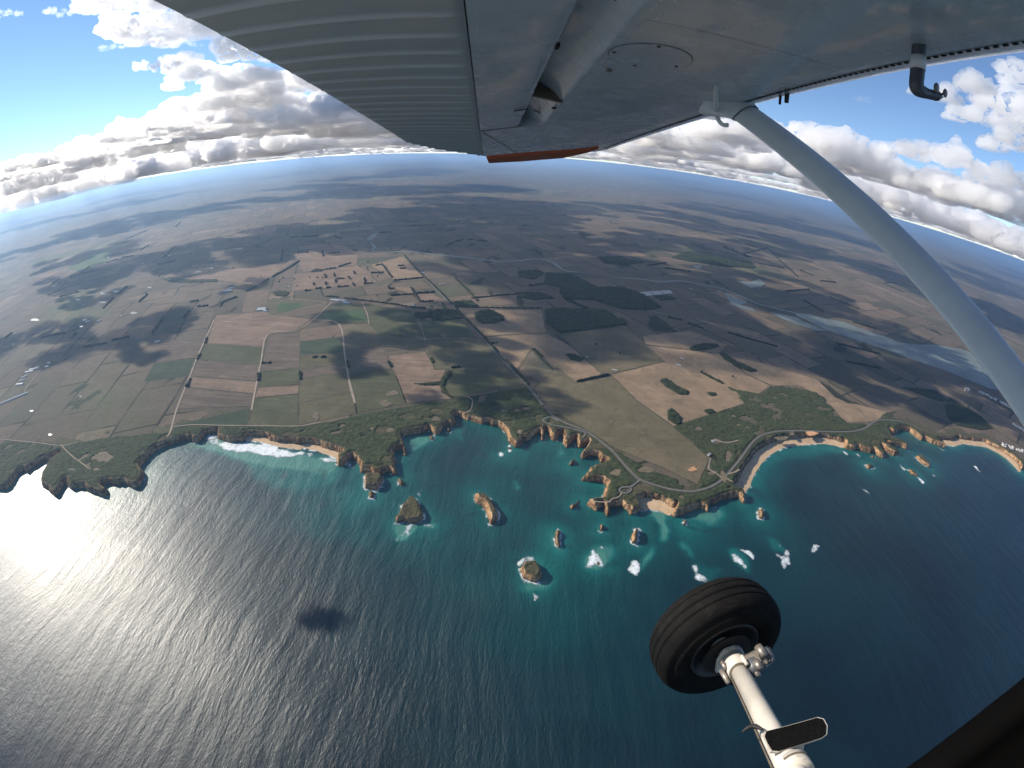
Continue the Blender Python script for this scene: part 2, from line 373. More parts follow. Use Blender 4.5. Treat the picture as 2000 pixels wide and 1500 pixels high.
class Raster:
    def __init__(s, x0, y0, x1, y1, c):
        s.x0, s.y0, s.c = x0, y0, c; s.nx = int(round((x1 - x0) / c)) + 1; s.ny = int(round((y1 - y0) / c)) + 1
        s.X, s.Y = np.meshgrid(x0 + np.arange(s.nx) * c, y0 + np.arange(s.ny) * c)
    def inside(s, poly):
        """Even-odd fill on the grid nodes."""
        p = np.asarray(poly, float); flips = np.zeros((s.ny, s.nx + 1), np.int32)
        ys = s.y0 + np.arange(s.ny) * s.c
        for (ax, ay), (bx, by) in zip(p, np.roll(p, -1, 0)):
            if ay == by: continue
            r0 = max(0, int(math.ceil((min(ay, by) - s.y0) / s.c))); r1 = min(s.ny - 1, int(math.ceil((max(ay, by) - s.y0) / s.c)) - 1)
            if r1 < r0: continue
            rr = np.arange(r0, r1 + 1); xx = ax + (ys[rr] - ay) / (by - ay) * (bx - ax)
            k = np.clip(np.ceil((xx - s.x0) / s.c), 0, s.nx).astype(int)
            np.add.at(flips, (rr, k), 1)
        return (np.cumsum(flips, 1)[:, :-1] % 2).astype(bool)
    def dist(s, pts, rad):
        """Distance to a set of points, exact out to rad."""
        D = np.full((s.ny, s.nx), rad, np.float32); w = int(rad / s.c) + 1
        ci = ((pts[:, 0] - s.x0) / s.c).astype(int); cj = ((pts[:, 1] - s.y0) / s.c).astype(int)
        for (px, py), i, j in zip(pts, ci, cj):
            if i < -w or j < -w or i > s.nx + w or j > s.ny + w: continue
            a0, a1, b0, b1 = max(0, i - w), min(s.nx, i + w + 1), max(0, j - w), min(s.ny, j + w + 1)
            if a1 <= a0 or b1 <= b0: continue
            d = np.hypot(s.X[b0:b1, a0:a1] - px, s.Y[b0:b1, a0:a1] - py)
            np.minimum(D[b0:b1, a0:a1], d, out=D[b0:b1, a0:a1])
        return D
    def sample(s, A, x, y):
        fx = np.clip((x - s.x0) / s.c, 0, s.nx - 1.001); fy = np.clip((y - s.y0) / s.c, 0, s.ny - 1.001)
        i, j = fx.astype(int), fy.astype(int); u, v = fx - i, fy - j
        return (A[j, i] * (1 - u) + A[j, i + 1] * u) * (1 - v) + (A[j + 1, i] * (1 - u) + A[j + 1, i + 1] * u) * v
    def mesh(s, name, Z, mask, attrs=None):
        """Quads over the cells whose four corners are all in mask."""
        q = mask[:-1, :-1] & mask[1:, :-1] & mask[:-1, 1:] & mask[1:, 1:]
        j, i = np.nonzero(q); base = j * s.nx + i
        f = np.stack([base, base + 1, base + s.nx + 1, base + s.nx], 1)
        used, inv = np.unique(f.ravel(), return_inverse=True)
        co = np.stack([s.X.ravel()[used], s.Y.ravel()[used], Z.ravel()[used]], 1)
        return quads(name, co, inv.reshape(-1, 4), {k: a.ravel()[used] for k, a in (attrs or {}).items()})

# ------------------------------------------------------------------ land and cliffs
X0, Y0, X1, Y1 = -4608.0, 480.0, 4608.0, 2016.0
RS = Raster(X0, Y0, X1, Y1, 3.0)
land_poly = np.concatenate([coast, [(140000, 140000), (-140000, 140000)]])
inl = RS.inside(land_poly)
cs = resample(coast[2:-2], 2.5)
Dm = RS.dist(cs, 90.0)
SD = np.where(inl, Dm, -Dm)
def beach_line(px): return resample(ground(px, 0), 4)
beaches = np.concatenate([
    beach_line(zB((770, 445), (850, 455), (890, 475), (960, 490), (1075, 502))), beach_line(zB((1165, 503), (1270, 520), (1330, 545), (1390, 562))),
    beach_line(zE((200, 690), (215, 670), (235, 610), (290, 520), (330, 475), (400, 430), (460, 408), (540, 400), (620, 392), (700, 390), (790, 408))),
    beach_line(zE((1490, 400), (1550, 406), (1600, 390), (1700, 405), (1750, 410), (1830, 450), (1890, 490), (1930, 530), (1960, 560))),
    beach_line(zD((1085, 782), (1130, 790), (1170, 796)))])
BD = RS.dist(beaches, 90.0)
bw = 1 - sstep(16, 34, BD - np.clip(SD, 0, 50) * .9)          # 1 where the shore is a beach
n1 = fbm2(RS.X, RS.Y, 46, 1, 4) - .5; n2 = np.abs(fbm2(RS.X, RS.Y, 26, 7, 3) - .5)
n4 = np.abs(fbm2(RS.X, RS.Y, 13, 17, 2) - .5)
dn = SD + n1 * 15 + n2 * 15 + n4 * 7 - 4.0
dc = dn - bw * np.where(RS.X < 0, 26, 46)
n3 = fbm2(RS.X, RS.Y, 14, 21, 3)
run = 6 + 9 * fbm2(RS.X, RS.Y, 140, 12, 2)
cl = np.clip(dc / run, 0, 1)
prof = .72 * sstep(0, .55, cl) + .28 * sstep(.5, 1, cl)
Ht = LAND
Z = np.where(dc > 0, Ht * prof + np.where(cl < .98, (n3 - .5) * 6 * (1 - cl), 0), np.clip(SD, -6, 0) * .6 - .2)
Z = np.where((bw > .3) & (dc <= 0) & (SD > -4), np.clip(SD * .10, -.6, 4.6), Z)
edge_fade = sstep(58, 76, SD)
Z = np.where(SD > 56, Z * (1 - edge_fade) + Ht * edge_fade, Z)
Z = np.where(inl & (Dm >= 89.9), Ht, Z)
HF = Z.copy()                                                    # ground height for what stands on the plateau
band = SD > -7
B = 16
nbx, nby = (RS.nx - 1) // B, (RS.ny - 1) // B
bl = (SD < 80)[:nby * B, :nbx * B].reshape(nby, B, nbx, B).any((1, 3))        # block touches the coastal band
bl |= (SD < 80)[B:nby * B + 1:B, B:nbx * B + 1:B]
bl |= (SD < 80)[B:nby * B + 1:B, 0:nbx * B:B] | (SD < 80)[0:nby * B:B, B:nbx * B + 1:B]
sea_blk = (SD > -7)[:nby * B, :nbx * B].reshape(nby, B, nbx, B).any((1, 3))
fine = np.zeros((RS.ny - 1, RS.nx - 1), bool); fine[:nby * B, :nbx * B] = np.kron(bl & sea_blk, np.ones((B, B), bool))
cellok = fine & band[:-1, :-1] & band[1:, :-1] & band[:-1, 1:] & band[1:, 1:]
issand = (bw > .3) & (dc <= 0) & (SD > -5)
sandc = cellok & issand[:-1, :-1] & issand[1:, :-1] & issand[:-1, 1:] & issand[1:, 1:]
def cells_mesh(name, cells):
    j, i = np.nonzero(cells); base = j * RS.nx + i
    f = np.stack([base, base + 1, base + RS.nx + 1, base + RS.nx], 1)
    used, inv = np.unique(f.ravel(), return_inverse=True)
    co = np.stack([RS.X.ravel()[used], RS.Y.ravel()[used], Z.ravel()[used]], 1)
    return quads(name, co, inv.reshape(-1, 4))
tag(link('coastal_cliffs', cells_mesh('coastal_cliffs', cellok & ~sandc), MT['cliff'], None, False), kind='structure')
tag(link('beach', cells_mesh('beach', sandc), MT['sand'], None, True), kind='structure')
# flat farmland behind: coarse blocks, then big sheets out to the horizon
bj, bi = np.nonzero(~bl & inl[0:nby * B:B, 0:nbx * B:B])
co, qd = [], []
def add_rect(x0, y0, x1, y1):
    k = len(co); co.extend([(x0, y0, LAND), (x1, y0, LAND), (x1, y1, LAND), (x0, y1, LAND)]); qd.append((k, k + 1, k + 2, k + 3))
for j, i in zip(bj, bi):
    x, y = X0 + i * B * 3, Y0 + j * B * 3; add_rect(x, y, x + B * 3, y + B * 3)
xe, ye = X0 + nbx * B * 3, Y0 + nby * B * 3
for x0, x1 in ((-140000, -30000), (-30000, X0), (X0, xe), (xe, 30000), (30000, 140000)):
    for y0, y1 in ((ye, 12000), (12000, 40000), (40000, 140000)): add_rect(x0, y0, x1, y1)
for x0, x1, y0 in ((-140000, X0, 700), (xe, 140000, 1150)): add_rect(x0, y0, x1, ye)
tag(link('farmland', quads('farmland', co, qd), MT['land']), kind='structure')

# ------------------------------------------------------------------ sea stacks
def at_ground(px, z=0): return ground(px, z)
stacks = []      # outlines in metres, for the shallows and the foam
def sea_stack(px, h, label, cell=2.0, rough=1.0, mat='cliff2', top=None, slope=9.0):
    poly = at_ground(px); c0 = poly.mean(0); stacks.append(poly)
    mn, mx = poly.min(0) - 16, poly.max(0) + 16
    r = Raster(mn[0], mn[1], mx[0], mx[1], cell); ins = r.inside(poly); d = r.dist(resample(poly, 1.5, True), 60); sd = np.where(ins, d, -d)
    s = int(abs(c0[0])) % 97
    dn = sd + (fbm2(r.X, r.Y, 30, s, 4) - .5) * 9 * rough + np.abs(fbm2(r.X, r.Y, 16, s + 3, 3) - .5) * 6 * rough - 1
    k = np.clip(dn / slope, 0, 1); h *= .68; zz = h * (.75 * sstep(0, .6, k) + .25 * sstep(.5, 1, k)) + (fbm2(r.X, r.Y, 11, s + 9, 3) - .5) * (5 * (1 - k) + 2.2) * (dn > 0)
    zz = np.where(dn > 0, zz, np.maximum(dn * .5, -3) - .2)
    zz *= .86 + .28 * fbm2(r.X, r.Y, 40, s + 5, 2)
    me = r.mesh('sea_stack', zz, sd > -9)
    # origin at the foot of the stack
    v = np.empty(len(me.vertices) * 3, np.float32); me.vertices.foreach_get('co', v); v = v.reshape(-1, 3); v[:, 0] -= c0[0]; v[:, 1] -= c0[1]; me.vertices.foreach_set('co', v.ravel()); me.update()
    o = link('sea_stack', me, MT[mat], None, False); o.location = (c0[0], c0[1], 0)
    tag(o, label, 'sea stack', 'limestone stacks standing off the coast')
    return o
sea_stack(zC((250, 720), (300, 720), (380, 715), (395, 760), (380, 800), (345, 835), (300, 825), (250, 820), (245, 770)), 34, 'squarish brown stack just off the orange tip of the left promontory', mat='cliff')
sea_stack(zC((275, 840), (320, 840), (335, 880), (310, 905), (280, 895)), 14, 'small dark rock below the squarish brown stack', mat='cliff2')
sea_stack(zC((515, 745), (545, 755), (560, 780), (540, 805), (515, 785)), 20, 'small dark stack between the left promontory and the triangular island', mat='cliff2')
sea_stack(zC((600, 895), (640, 895), (670, 930), (705, 1000), (715, 1050), (690, 1080), (600, 1095), (540, 1080), (500, 1090), (490, 1060), (525, 1010), (540, 960)), 30, 'large triangular island with a dark green scrub top and foam along its foot', rough=.8)
sea_stack(zC((1100, 880), (1140, 868), (1190, 875), (1230, 900), (1270, 960), (1300, 1020), (1290, 1060), (1260, 1090), (1230, 1105), (1215, 1060), (1195, 1000), (1160, 950), (1110, 930)), 34, 'curved orange island bent like a banana in the middle of the bay', mat='cliff', rough=.7, slope=14)
sea_stack(zD((60, 1250), (90, 1210), (190, 1190), (240, 1270), (230, 1320), (190, 1360), (140, 1350), (80, 1320)), 33, 'flat-topped hexagonal stack standing farthest out from the cliffs', mat='cliff', rough=.6)
sea_stack(zD((335, 950), (360, 935), (375, 960), (375, 1040), (365, 1080), (340, 1060), (330, 1010)), 22, 'narrow upright pale stack between the banana island and the surf reefs', rough=1.2)
sea_stack(zD((445, 425), (480, 390), (495, 400), (480, 430), (450, 448)), 22, 'brown stack inside the cove of narrow cliff fingers', rough=.7)
sea_stack(zD((450, 760), (490, 740), (525, 710), (510, 750), (480, 785), (455, 785)), 22, 'pointed stack left of the headland with the two sea arches', rough=.8, mat='cliff')
sea_stack(zD((685, 905), (710, 890), (715, 930), (700, 955), (685, 945)), 22, 'small stack straight out from the headland with the two sea arches', rough=.9)
sea_stack(zD((930, 970), (960, 940), (985, 935), (985, 990), (970, 1050), (935, 1050), (925, 1000)), 32, 'tall tapering stack with a brown sunlit side beside the bright teal patch', rough=.7, mat='cliff')
sea_stack(zD((1335, 860), (1355, 848), (1367, 890), (1340, 907)), 20, 'small pale stack close under the cliffs left of the pale sand beach', rough=.7)
sea_stack(zD((1918, 800), (1950, 770), (1978, 830), (1960, 867), (1918, 852)), 24, 'lone stack with foam at its foot off the end of the long beach', rough=.8)
sea_stack(zD((648, 1190), (680, 1183), (692, 1215), (660, 1222)), 7, 'low brown rock awash in the round patch of surf', rough=.6)
sea_stack(zE((966, 530), (1000, 518), (1018, 545), (985, 558)), 15, 'round orange rock off the four rocky fingers', rough=.6, mat='cliff')
sea_stack(zE((1288, 478), (1320, 468), (1384, 520), (1382, 547), (1340, 527)), 24, 'long thin orange stack beyond the four rocky fingers', rough=.6, mat='cliff')
sea_stack(zE((1243, 558), (1290, 573), (1308, 602), (1268, 592)), 16, 'orange rock lying between two streaks of white surf', rough=.6, mat='cliff')
sea_stack(zC((753, 422), (770, 400), (797, 430), (770, 442)), 18, 'little rock below the left cliffs of the middle bay', rough=.8)
sea_stack(zC((888, 357), (915, 348), (922, 375), (895, 382)), 18, 'little rock tucked in the corner of the middle bay', rough=.8)
sea_stack(zC((1312, 542), (1328, 545), (1326, 562), (1312, 562)), 8, 'tiny pale rock off the long orange spur in the bay', rough=.4)
sea_stack(zE((1004, 464), (1027, 468), (1022, 484), (1006, 482)), 10, 'tiny rock in the gap between the rocky fingers', rough=.4, mat='cliff')
sea_stack(zC((1365, 500), (1385, 470), (1398, 505), (1378, 530)), 6, 'low grey rock shelf at the foot of the long orange spur', rough=.5)

# ------------------------------------------------------------------ sea
RC = Raster(-4700, 0, 4700, 1960, 20.0)
allp = np.concatenate([resample(coast[2:-2], 14)] + [resample(s, 10, True) for s in stacks])
allp = allp[(allp[:, 0] > -5500) & (allp[:, 0] < 5500)]
DC = np.full(RC.X.shape, 1e9)
for k in range(0, len(allp), 200):
    q = allp[k:k + 200]
    DC = np.minimum(DC, np.hypot(RC.X[..., None] - q[:, 0], RC.Y[..., None] - q[:, 1]).min(-1))
RW = Raster(-3000, 60, 3400, 1800, 5.0)
dw = RC.sample(DC, RW.X, RW.Y)
nz = fbm2(RW.X, RW.Y, 150, 31, 4)
shallow = .40 * np.exp(-dw / 60) + .30 * np.exp(-dw / 420)
shallow *= .55 + .9 * nz
east = sstep(300, 1300, RW.X); shallow *= 1 - .50 * east * sstep(20, 160, dw)
def blur(A, n):
    for _ in range(n):
        A = (A + np.roll(A, 1, 0) + np.roll(A, -1, 0) + np.roll(A, 1, 1) + np.roll(A, -1, 1)) / 5
    return A
def patch(px, amt, soft, wob=20):
    global shallow
    wx = (fbm2(RW.X, RW.Y, 60, 41, 3) - .5) * wob * 2; wy = (fbm2(RW.X, RW.Y, 60, 47, 3) - .5) * wob * 2
    m = RW.inside(ground(px, 0)).astype(float)
    i = np.clip(((RW.X + wx - RW.x0) / RW.c).astype(int), 0, RW.nx - 1); j = np.clip(((RW.Y + wy - RW.y0) / RW.c).astype(int), 0, RW.ny - 1)
    shallow = shallow + amt * blur(m[j, i], soft)
patch(zB((300, 470), (520, 440), (1150, 560), (1440, 600), (1380, 700), (1000, 640), (620, 580)), .75, 14)
patch(zB((700, 560), (1300, 600), (1430, 760), (1100, 860), (760, 760)), .42, 22)
patch(zB((1000, 900), (1400, 760), (1600, 900), (1700, 1300), (1200, 1200)), .20, 22)
patch(zC((545, 425), (700, 392), (720, 440), (690, 520), (600, 545), (560, 480)), .55, 5)
patch(zC((970, 350), (1000, 350), (1020, 510), (1005, 510)), .38, 4)
patch(zC((1408, 740), (1440, 770), (1468, 800), (1460, 830), (1425, 815)), .5, 2, 6)
patch(zC((1750, 500), (1830, 545), (1760, 580), (1740, 640)), .42, 4)
patch(zD((1120, 830), (1180, 880), (1215, 950), (1200, 1030), (1150, 1030), (1135, 940)), .62, 3, 10)
patch(zD((1310, 1050), (1370, 1060), (1420, 1120), (1400, 1180), (1340, 1120)), .46, 4)
patch(zD((1400, 810), (1600, 770), (1680, 840), (1560, 930), (1420, 870)), .36, 8)
patch(zD((1060, 780), (1150, 795), (1180, 850), (1110, 860)), .5, 4)
patch(zE((260, 560), (400, 440), (700, 400), (850, 440), (600, 480), (380, 500)), .22, 8)
patch(zC((490, 1120), (560, 1100), (660, 1100), (560, 1210), (485, 1240)), .75, 3, 8)
patch(zC((640, 1090), (800, 1090), (800, 1140), (720, 1130)), .45, 4, 8)
patch(zD((525, 1160), (600, 1075), (700, 1055), (795, 1130), (770, 1190), (640, 1240), (560, 1250)), .45, 6)
patch(zD((990, 1290), (1010, 1180), (1120, 1065), (1100, 1130), (1040, 1210)), .7, 3, 8)
patch(zD((1660, 1090), (1760, 1090), (1860, 1180), (1850, 1300), (1720, 1190)), .5, 4, 8)
patch(zE((330, 1000), (400, 1020), (450, 1090), (370, 1100)), .4, 4, 8)
patch(zD((1400, 1190), (1540, 1250), (1660, 1240), (1540, 1360), (1420, 1340)), .30, 6, 8)
patch(zD((40, 1400), (110, 1370), (330, 1340), (300, 1400), (120, 1450)), .35, 5, 10)
shallow = np.clip(shallow, 0, 1.1)
edge = np.minimum.reduce([RW.X - RW.x0, RW.X.max() - RW.X, RW.Y - RW.y0])
shallow *= sstep(0, 250, edge)
sea_me = RW.mesh('sea', np.zeros_like(RW.X), np.ones_like(RW.X, bool), {'shallow': shallow})
sea = link('sea', sea_me, MT['sea']); tag(sea, kind='structure')
xw, yw = RW.X.max(), RW.Y.max()
E_ = 140000
outer = [(-E_, -E_, E_, 60), (-E_, 60, -3000, yw), (xw, 60, E_, yw)]
co, qd = [], []
for x0, y0, x1, y1 in outer:
    k = len(co); co += [(x0, y0, 0), (x1, y0, 0), (x1, y1, 0), (x0, y1, 0)]; qd.append((k, k + 1, k + 2, k + 3))
tag(link('sea', quads('open_sea', co, qd, {'shallow': np.zeros(len(co))}), MT['sea']), kind='structure')

# ------------------------------------------------------------------ breaking surf: raised ragged foam on the water
RF = Raster(-1900, 600, 2900, 1620, 2.0)
FO = np.zeros(RF.X.shape, np.float32); FR = np.zeros(RF.X.shape, np.float32)
wfx = (fbm2(RF.X, RF.Y, 44, 61, 5) - .5) * 110; wfy = (fbm2(RF.X, RF.Y, 44, 67, 5) - .5) * 110
def foam(px, amt):
    poly = ground(px, 0); mn, mx = poly.min(0) - 30, poly.max(0) + 30
    i0, i1 = [int(np.clip((v - RF.x0) / RF.c, 0, RF.nx)) for v in (mn[0], mx[0])]; j0, j1 = [int(np.clip((v - RF.y0) / RF.c, 0, RF.ny)) for v in (mn[1], mx[1])]
    r = Raster(RF.x0 + i0 * 2, RF.y0 + j0 * 2, RF.x0 + (i1 - 1) * 2, RF.y0 + (j1 - 1) * 2, 2.0); m = r.inside(poly).astype(np.float32)
    I = np.clip(np.arange(r.nx)[None] + (wfx[j0:j1, i0:i1] / 2 * .5).astype(int), 0, r.nx - 1); J = np.clip(np.arange(r.ny)[:, None] + (wfy[j0:j1, i0:i1] / 2 * .5).astype(int), 0, r.ny - 1)
    FO[j0:j1, i0:i1] = np.maximum(FO[j0:j1, i0:i1], amt * blur(m[J, I], 2))
foam(zB((480, 480), (560, 455), (650, 460), (760, 465), (900, 485), (1000, 505), (1150, 530), (1150, 556), (1000, 565), (850, 555), (700, 540), (600, 530)), 1.0)
foam(zB((395, 435), (430, 395), (510, 395), (505, 440), (520, 480), (470, 485), (430, 460)), .72)
foam(zB((1170, 540), (1250, 540), (1240, 565), (1190, 570)), .9)
foam(zB((1300, 550), (1430, 590), (1430, 605), (1340, 610), (1300, 590)), .8)
foam(zB((200, 520), (400, 545), (400, 556), (200, 535)), .5)
foam(zC((108, 618), (140, 612), (160, 650), (188, 648), (182, 675), (150, 662)), .85)
foam(zC((290, 700), (350, 718), (340, 728), (290, 712)), .8)
foam(zC((470, 1090), (500, 1085), (620, 1100), (700, 1085), (790, 1095), (790, 1120), (700, 1112), (600, 1120), (500, 1115), (465, 1120)), .8)
foam(zC((520, 1125), (640, 1115), (600, 1165), (560, 1205), (500, 1238), (492, 1222), (530, 1165)), .62)
foam(zC((728, 1130), (740, 1130), (745, 1270), (735, 1270)), .5)
foam(zC((690, 940), (740, 1020), (725, 1040), (690, 985)), .6)
foam(zC((650, 850), (670, 840), (688, 870), (660, 880)), .7)
foam(zC((1085, 905), (1105, 925), (1170, 960), (1205, 1030), (1190, 1035), (1150, 970), (1090, 935)), .8)
foam(zD((50, 1290), (62, 1240), (95, 1200), (120, 1160), (190, 1180), (110, 1215), (80, 1260), (85, 1330), (140, 1365), (210, 1440), (230, 1470), (190, 1485), (170, 1420), (110, 1380)), .8)
foam(zD((568, 1232), (590, 1170), (620, 1122), (652, 1116), (690, 1190), (692, 1228), (640, 1200), (600, 1242)), 1.0)
foam(zD((550, 1140), (620, 1075), (700, 1060), (780, 1130), (700, 1090), (610, 1100)), .48)
foam(zD((925, 1292), (930, 1200), (960, 1180), (1000, 1197), (975, 1250), (982, 1302), (960, 1312)), 1.0)
foam(zD((1000, 1270), (1020, 1180), (1120, 1072), (1100, 1120), (1035, 1190)), .5)
foam(zD((1408, 1220), (1440, 1198), (1472, 1212), (1445, 1240), (1440, 1290), (1490, 1260), (1532, 1290), (1532, 1352), (1470, 1362), (1430, 1332)), .85)
foam(zD((1560, 1290), (1600, 1230), (1660, 1240), (1600, 1245), (1575, 1300)), .45)
foam(zD((1710, 1100), (1762, 1110), (1832, 1182), (1852, 1302), (1802, 1222), (1720, 1172)), .85)
foam(zD((1798, 1088), (1862, 1090), (1892, 1150), (1886, 1202), (1840, 1150)), 1.0)
foam(zD((1640, 720), (1700, 705), (1790, 725), (1700, 722)), .6)
foam(zD((330, 1060), (365, 1075), (370, 1090), (345, 1085)), .9)
foam(zD((925, 1040), (975, 1040), (970, 1060), (930, 1058)), .9)
foam(zD((930, 1300), (980, 1290), (985, 1310), (945, 1312)), .8)
foam(zD((1240, 955), (1270, 950), (1260, 975)), .7); foam(zD((1255, 1040), (1290, 1035), (1280, 1070)), .8)
foam(zD((1430, 990), (1465, 985), (1450, 1020), (1420, 1050)), .62); foam(zD((1630, 850), (1660, 840), (1720, 880), (1680, 880)), .5)
foam(zE((350, 1098), (400, 1110), (450, 1130), (440, 1078), (490, 1073), (482, 1227), (450, 1217), (410, 1150)), .8)
foam(zE((408, 1208), (447, 1218), (430, 1232)), 1.0); foam(zE((600, 1070), (650, 1048), (672, 1082), (620, 1097)), .8); foam(zE((308, 1105), (347, 1108), (330, 1120)), .9)
foam(zE((335, 1010), (400, 1020), (410, 1060), (360, 1050)), .42)
foam(zE((1188, 512), (1242, 550), (1225, 558)), 1.0); foam(zE((1285, 590), (1362, 650), (1330, 648)), 1.0); foam(zE((1388, 578), (1442, 612), (1420, 612)), .85)
foam(zE((1658, 518), (1702, 540), (1728, 580), (1690, 562)), .9); foam(zE((808, 428), (857, 450), (840, 460)), .95); foam(zE((963, 688), (1012, 720), (980, 722)), .9)
foam(zE((1165, 590), (1185, 595), (1175, 606)), .9); foam(zE((892, 955), (912, 960), (925, 990), (905, 985)), .55); foam(zE((270, 860), (315, 870), (310, 885), (280, 885)), .9)
foam(zE((1740, 605), (1760, 612), (1755, 625)), .7); foam(zE((1900, 630), (1925, 640), (1915, 646)), .7); foam(zE((1535, 470), (1550, 485), (1540, 487)), .6)
foam(zE((905, 450), (930, 460), (925, 475)), .7); foam(zE((1430, 410), (1490, 425), (1480, 434)), .7); foam(zE((1850, 530), (1870, 545), (1862, 550)), .5)
# thin broken wash round the foot of the cliffs and along the beaches
dl = RS.sample(-SD, RF.X, RF.Y)
for s in stacks:
    mn, mx = s.min(0) - 30, s.max(0) + 30
    i0, i1 = [int(np.clip((v - RF.x0) / RF.c, 0, RF.nx)) for v in (mn[0], mx[0])]; j0, j1 = [int(np.clip((v - RF.y0) / RF.c, 0, RF.ny)) for v in (mn[1], mx[1])]
    if i1 - i0 < 3 or j1 - j0 < 3: continue
    r = Raster(RF.x0 + i0 * 2, RF.y0 + j0 * 2, RF.x0 + (i1 - 1) * 2, RF.y0 + (j1 - 1) * 2, 2.0)
    d = r.dist(resample(s, 2, True), 30); d = np.where(r.inside(s), -d, d)
    a = .80 * np.exp(-np.maximum(d - 1, 0) / 6.5) * sstep(.42, .62, fbm2(r.X, r.Y, 34, 77, 3) + .10 * (r.Y < s[:, 1].mean()))
    FR[j0:j1, i0:i1] = np.maximum(FR[j0:j1, i0:i1], np.where(d > -8, a, 0))
wash = .55 * np.exp(-np.maximum(dl, 0) / 5.0) * sstep(.46, .64, fbm2(RF.X, RF.Y, 55, 79, 3)) * (dl > -2)
bdw = RS.sample(BD, RF.X, RF.Y); wash = np.maximum(wash, np.where(RF.X > 0, .34, .55) * (np.abs(dl - 4) < 5) * (bdw < 25) * sstep(.3, .5, fbm2(RF.X, RF.Y, 30, 83, 2)))
FR = np.maximum(FR, wash * 1.5)
tex = fbm2(RF.X, RF.Y, 13, 71, 4); tex2 = np.abs(fbm2(RF.X, RF.Y, 34, 73, 3) - .5) * 2
FB = blur(FO, 26)
FS = blur(FR, 2); FB2 = blur(FO, 8)
FB = np.maximum(FB, FB2 * .55)
fm = np.maximum(FB * .78, FS) - .75 * (tex - .10) * (1 - .55 * FO) - .25 * tex2 * (FO < .7)
fm = np.clip(fm + .20, 0, 1)
fm *= sstep(.02, .12, np.maximum(FB, FS))
fmask = fm > .04
foam_me = RF.mesh('sea_foam', .12 + np.clip(fm, 0, .8) * (1.0 + 1.2 * tex), fmask, {'cover': blur(fm, 1)})
tag(link('sea_foam', foam_me, MT['foam'], None, True), 'white surf breaking over reefs and round the stacks', 'surf', kind='stuff')
print('sea', round(time.time() - T0, 1))

# ------------------------------------------------------------------ paddocks, roads, water on the plateau
from mathutils.geometry import tessellate_polygon
LAYER = [0]
def flat_mesh(name, xy, z):
    tri = tessellate_polygon([[Vector((x, y, 0)) for x, y in xy]])
    me = bpy.data.meshes.new(name); me.from_pydata([(x, y, z) for x, y in xy], [], [t if True else t for t in tri]); me.update()
    if len(me.polygons) and me.polygons[0].normal.z < 0: me.flip_normals()
    return me
FM = dict(
    br=mat_field('ploughed_brown', (.118, .092, .070), .5), pk=mat_field('pinkish_stubble', (.185, .132, .094), .4, mott=.25),
    ol=mat_field('olive_pasture', (.104, .094, .056), .2, mott=.45), gr=mat_field('grey_green_pasture', (.078, .080, .044), .25, mott=.4),
    dg=mat_field('dark_green_crop', (.045, .060, .036), .2, mott=.15), bg=mat_field('bright_green_crop', (.058, .094, .042), .2, mott=.25, tanc=(.066, .110, .046)),
    tn=mat_field('dry_straw_pasture', (.225, .162, .105), .1, mott=.4), ob=mat_field('olive_brown_pasture', (.128, .108, .066), .1, mott=.5, tanc=(.165, .130, .082)),
)
def field(mat, px):
    LAYER[0] += 1
    o = link('field', flat_mesh('field', ground(px, LAND + .2), LAND + .2 + .012 * LAYER[0]), FM[mat]); tag(o, kind='structure')
FEN = []
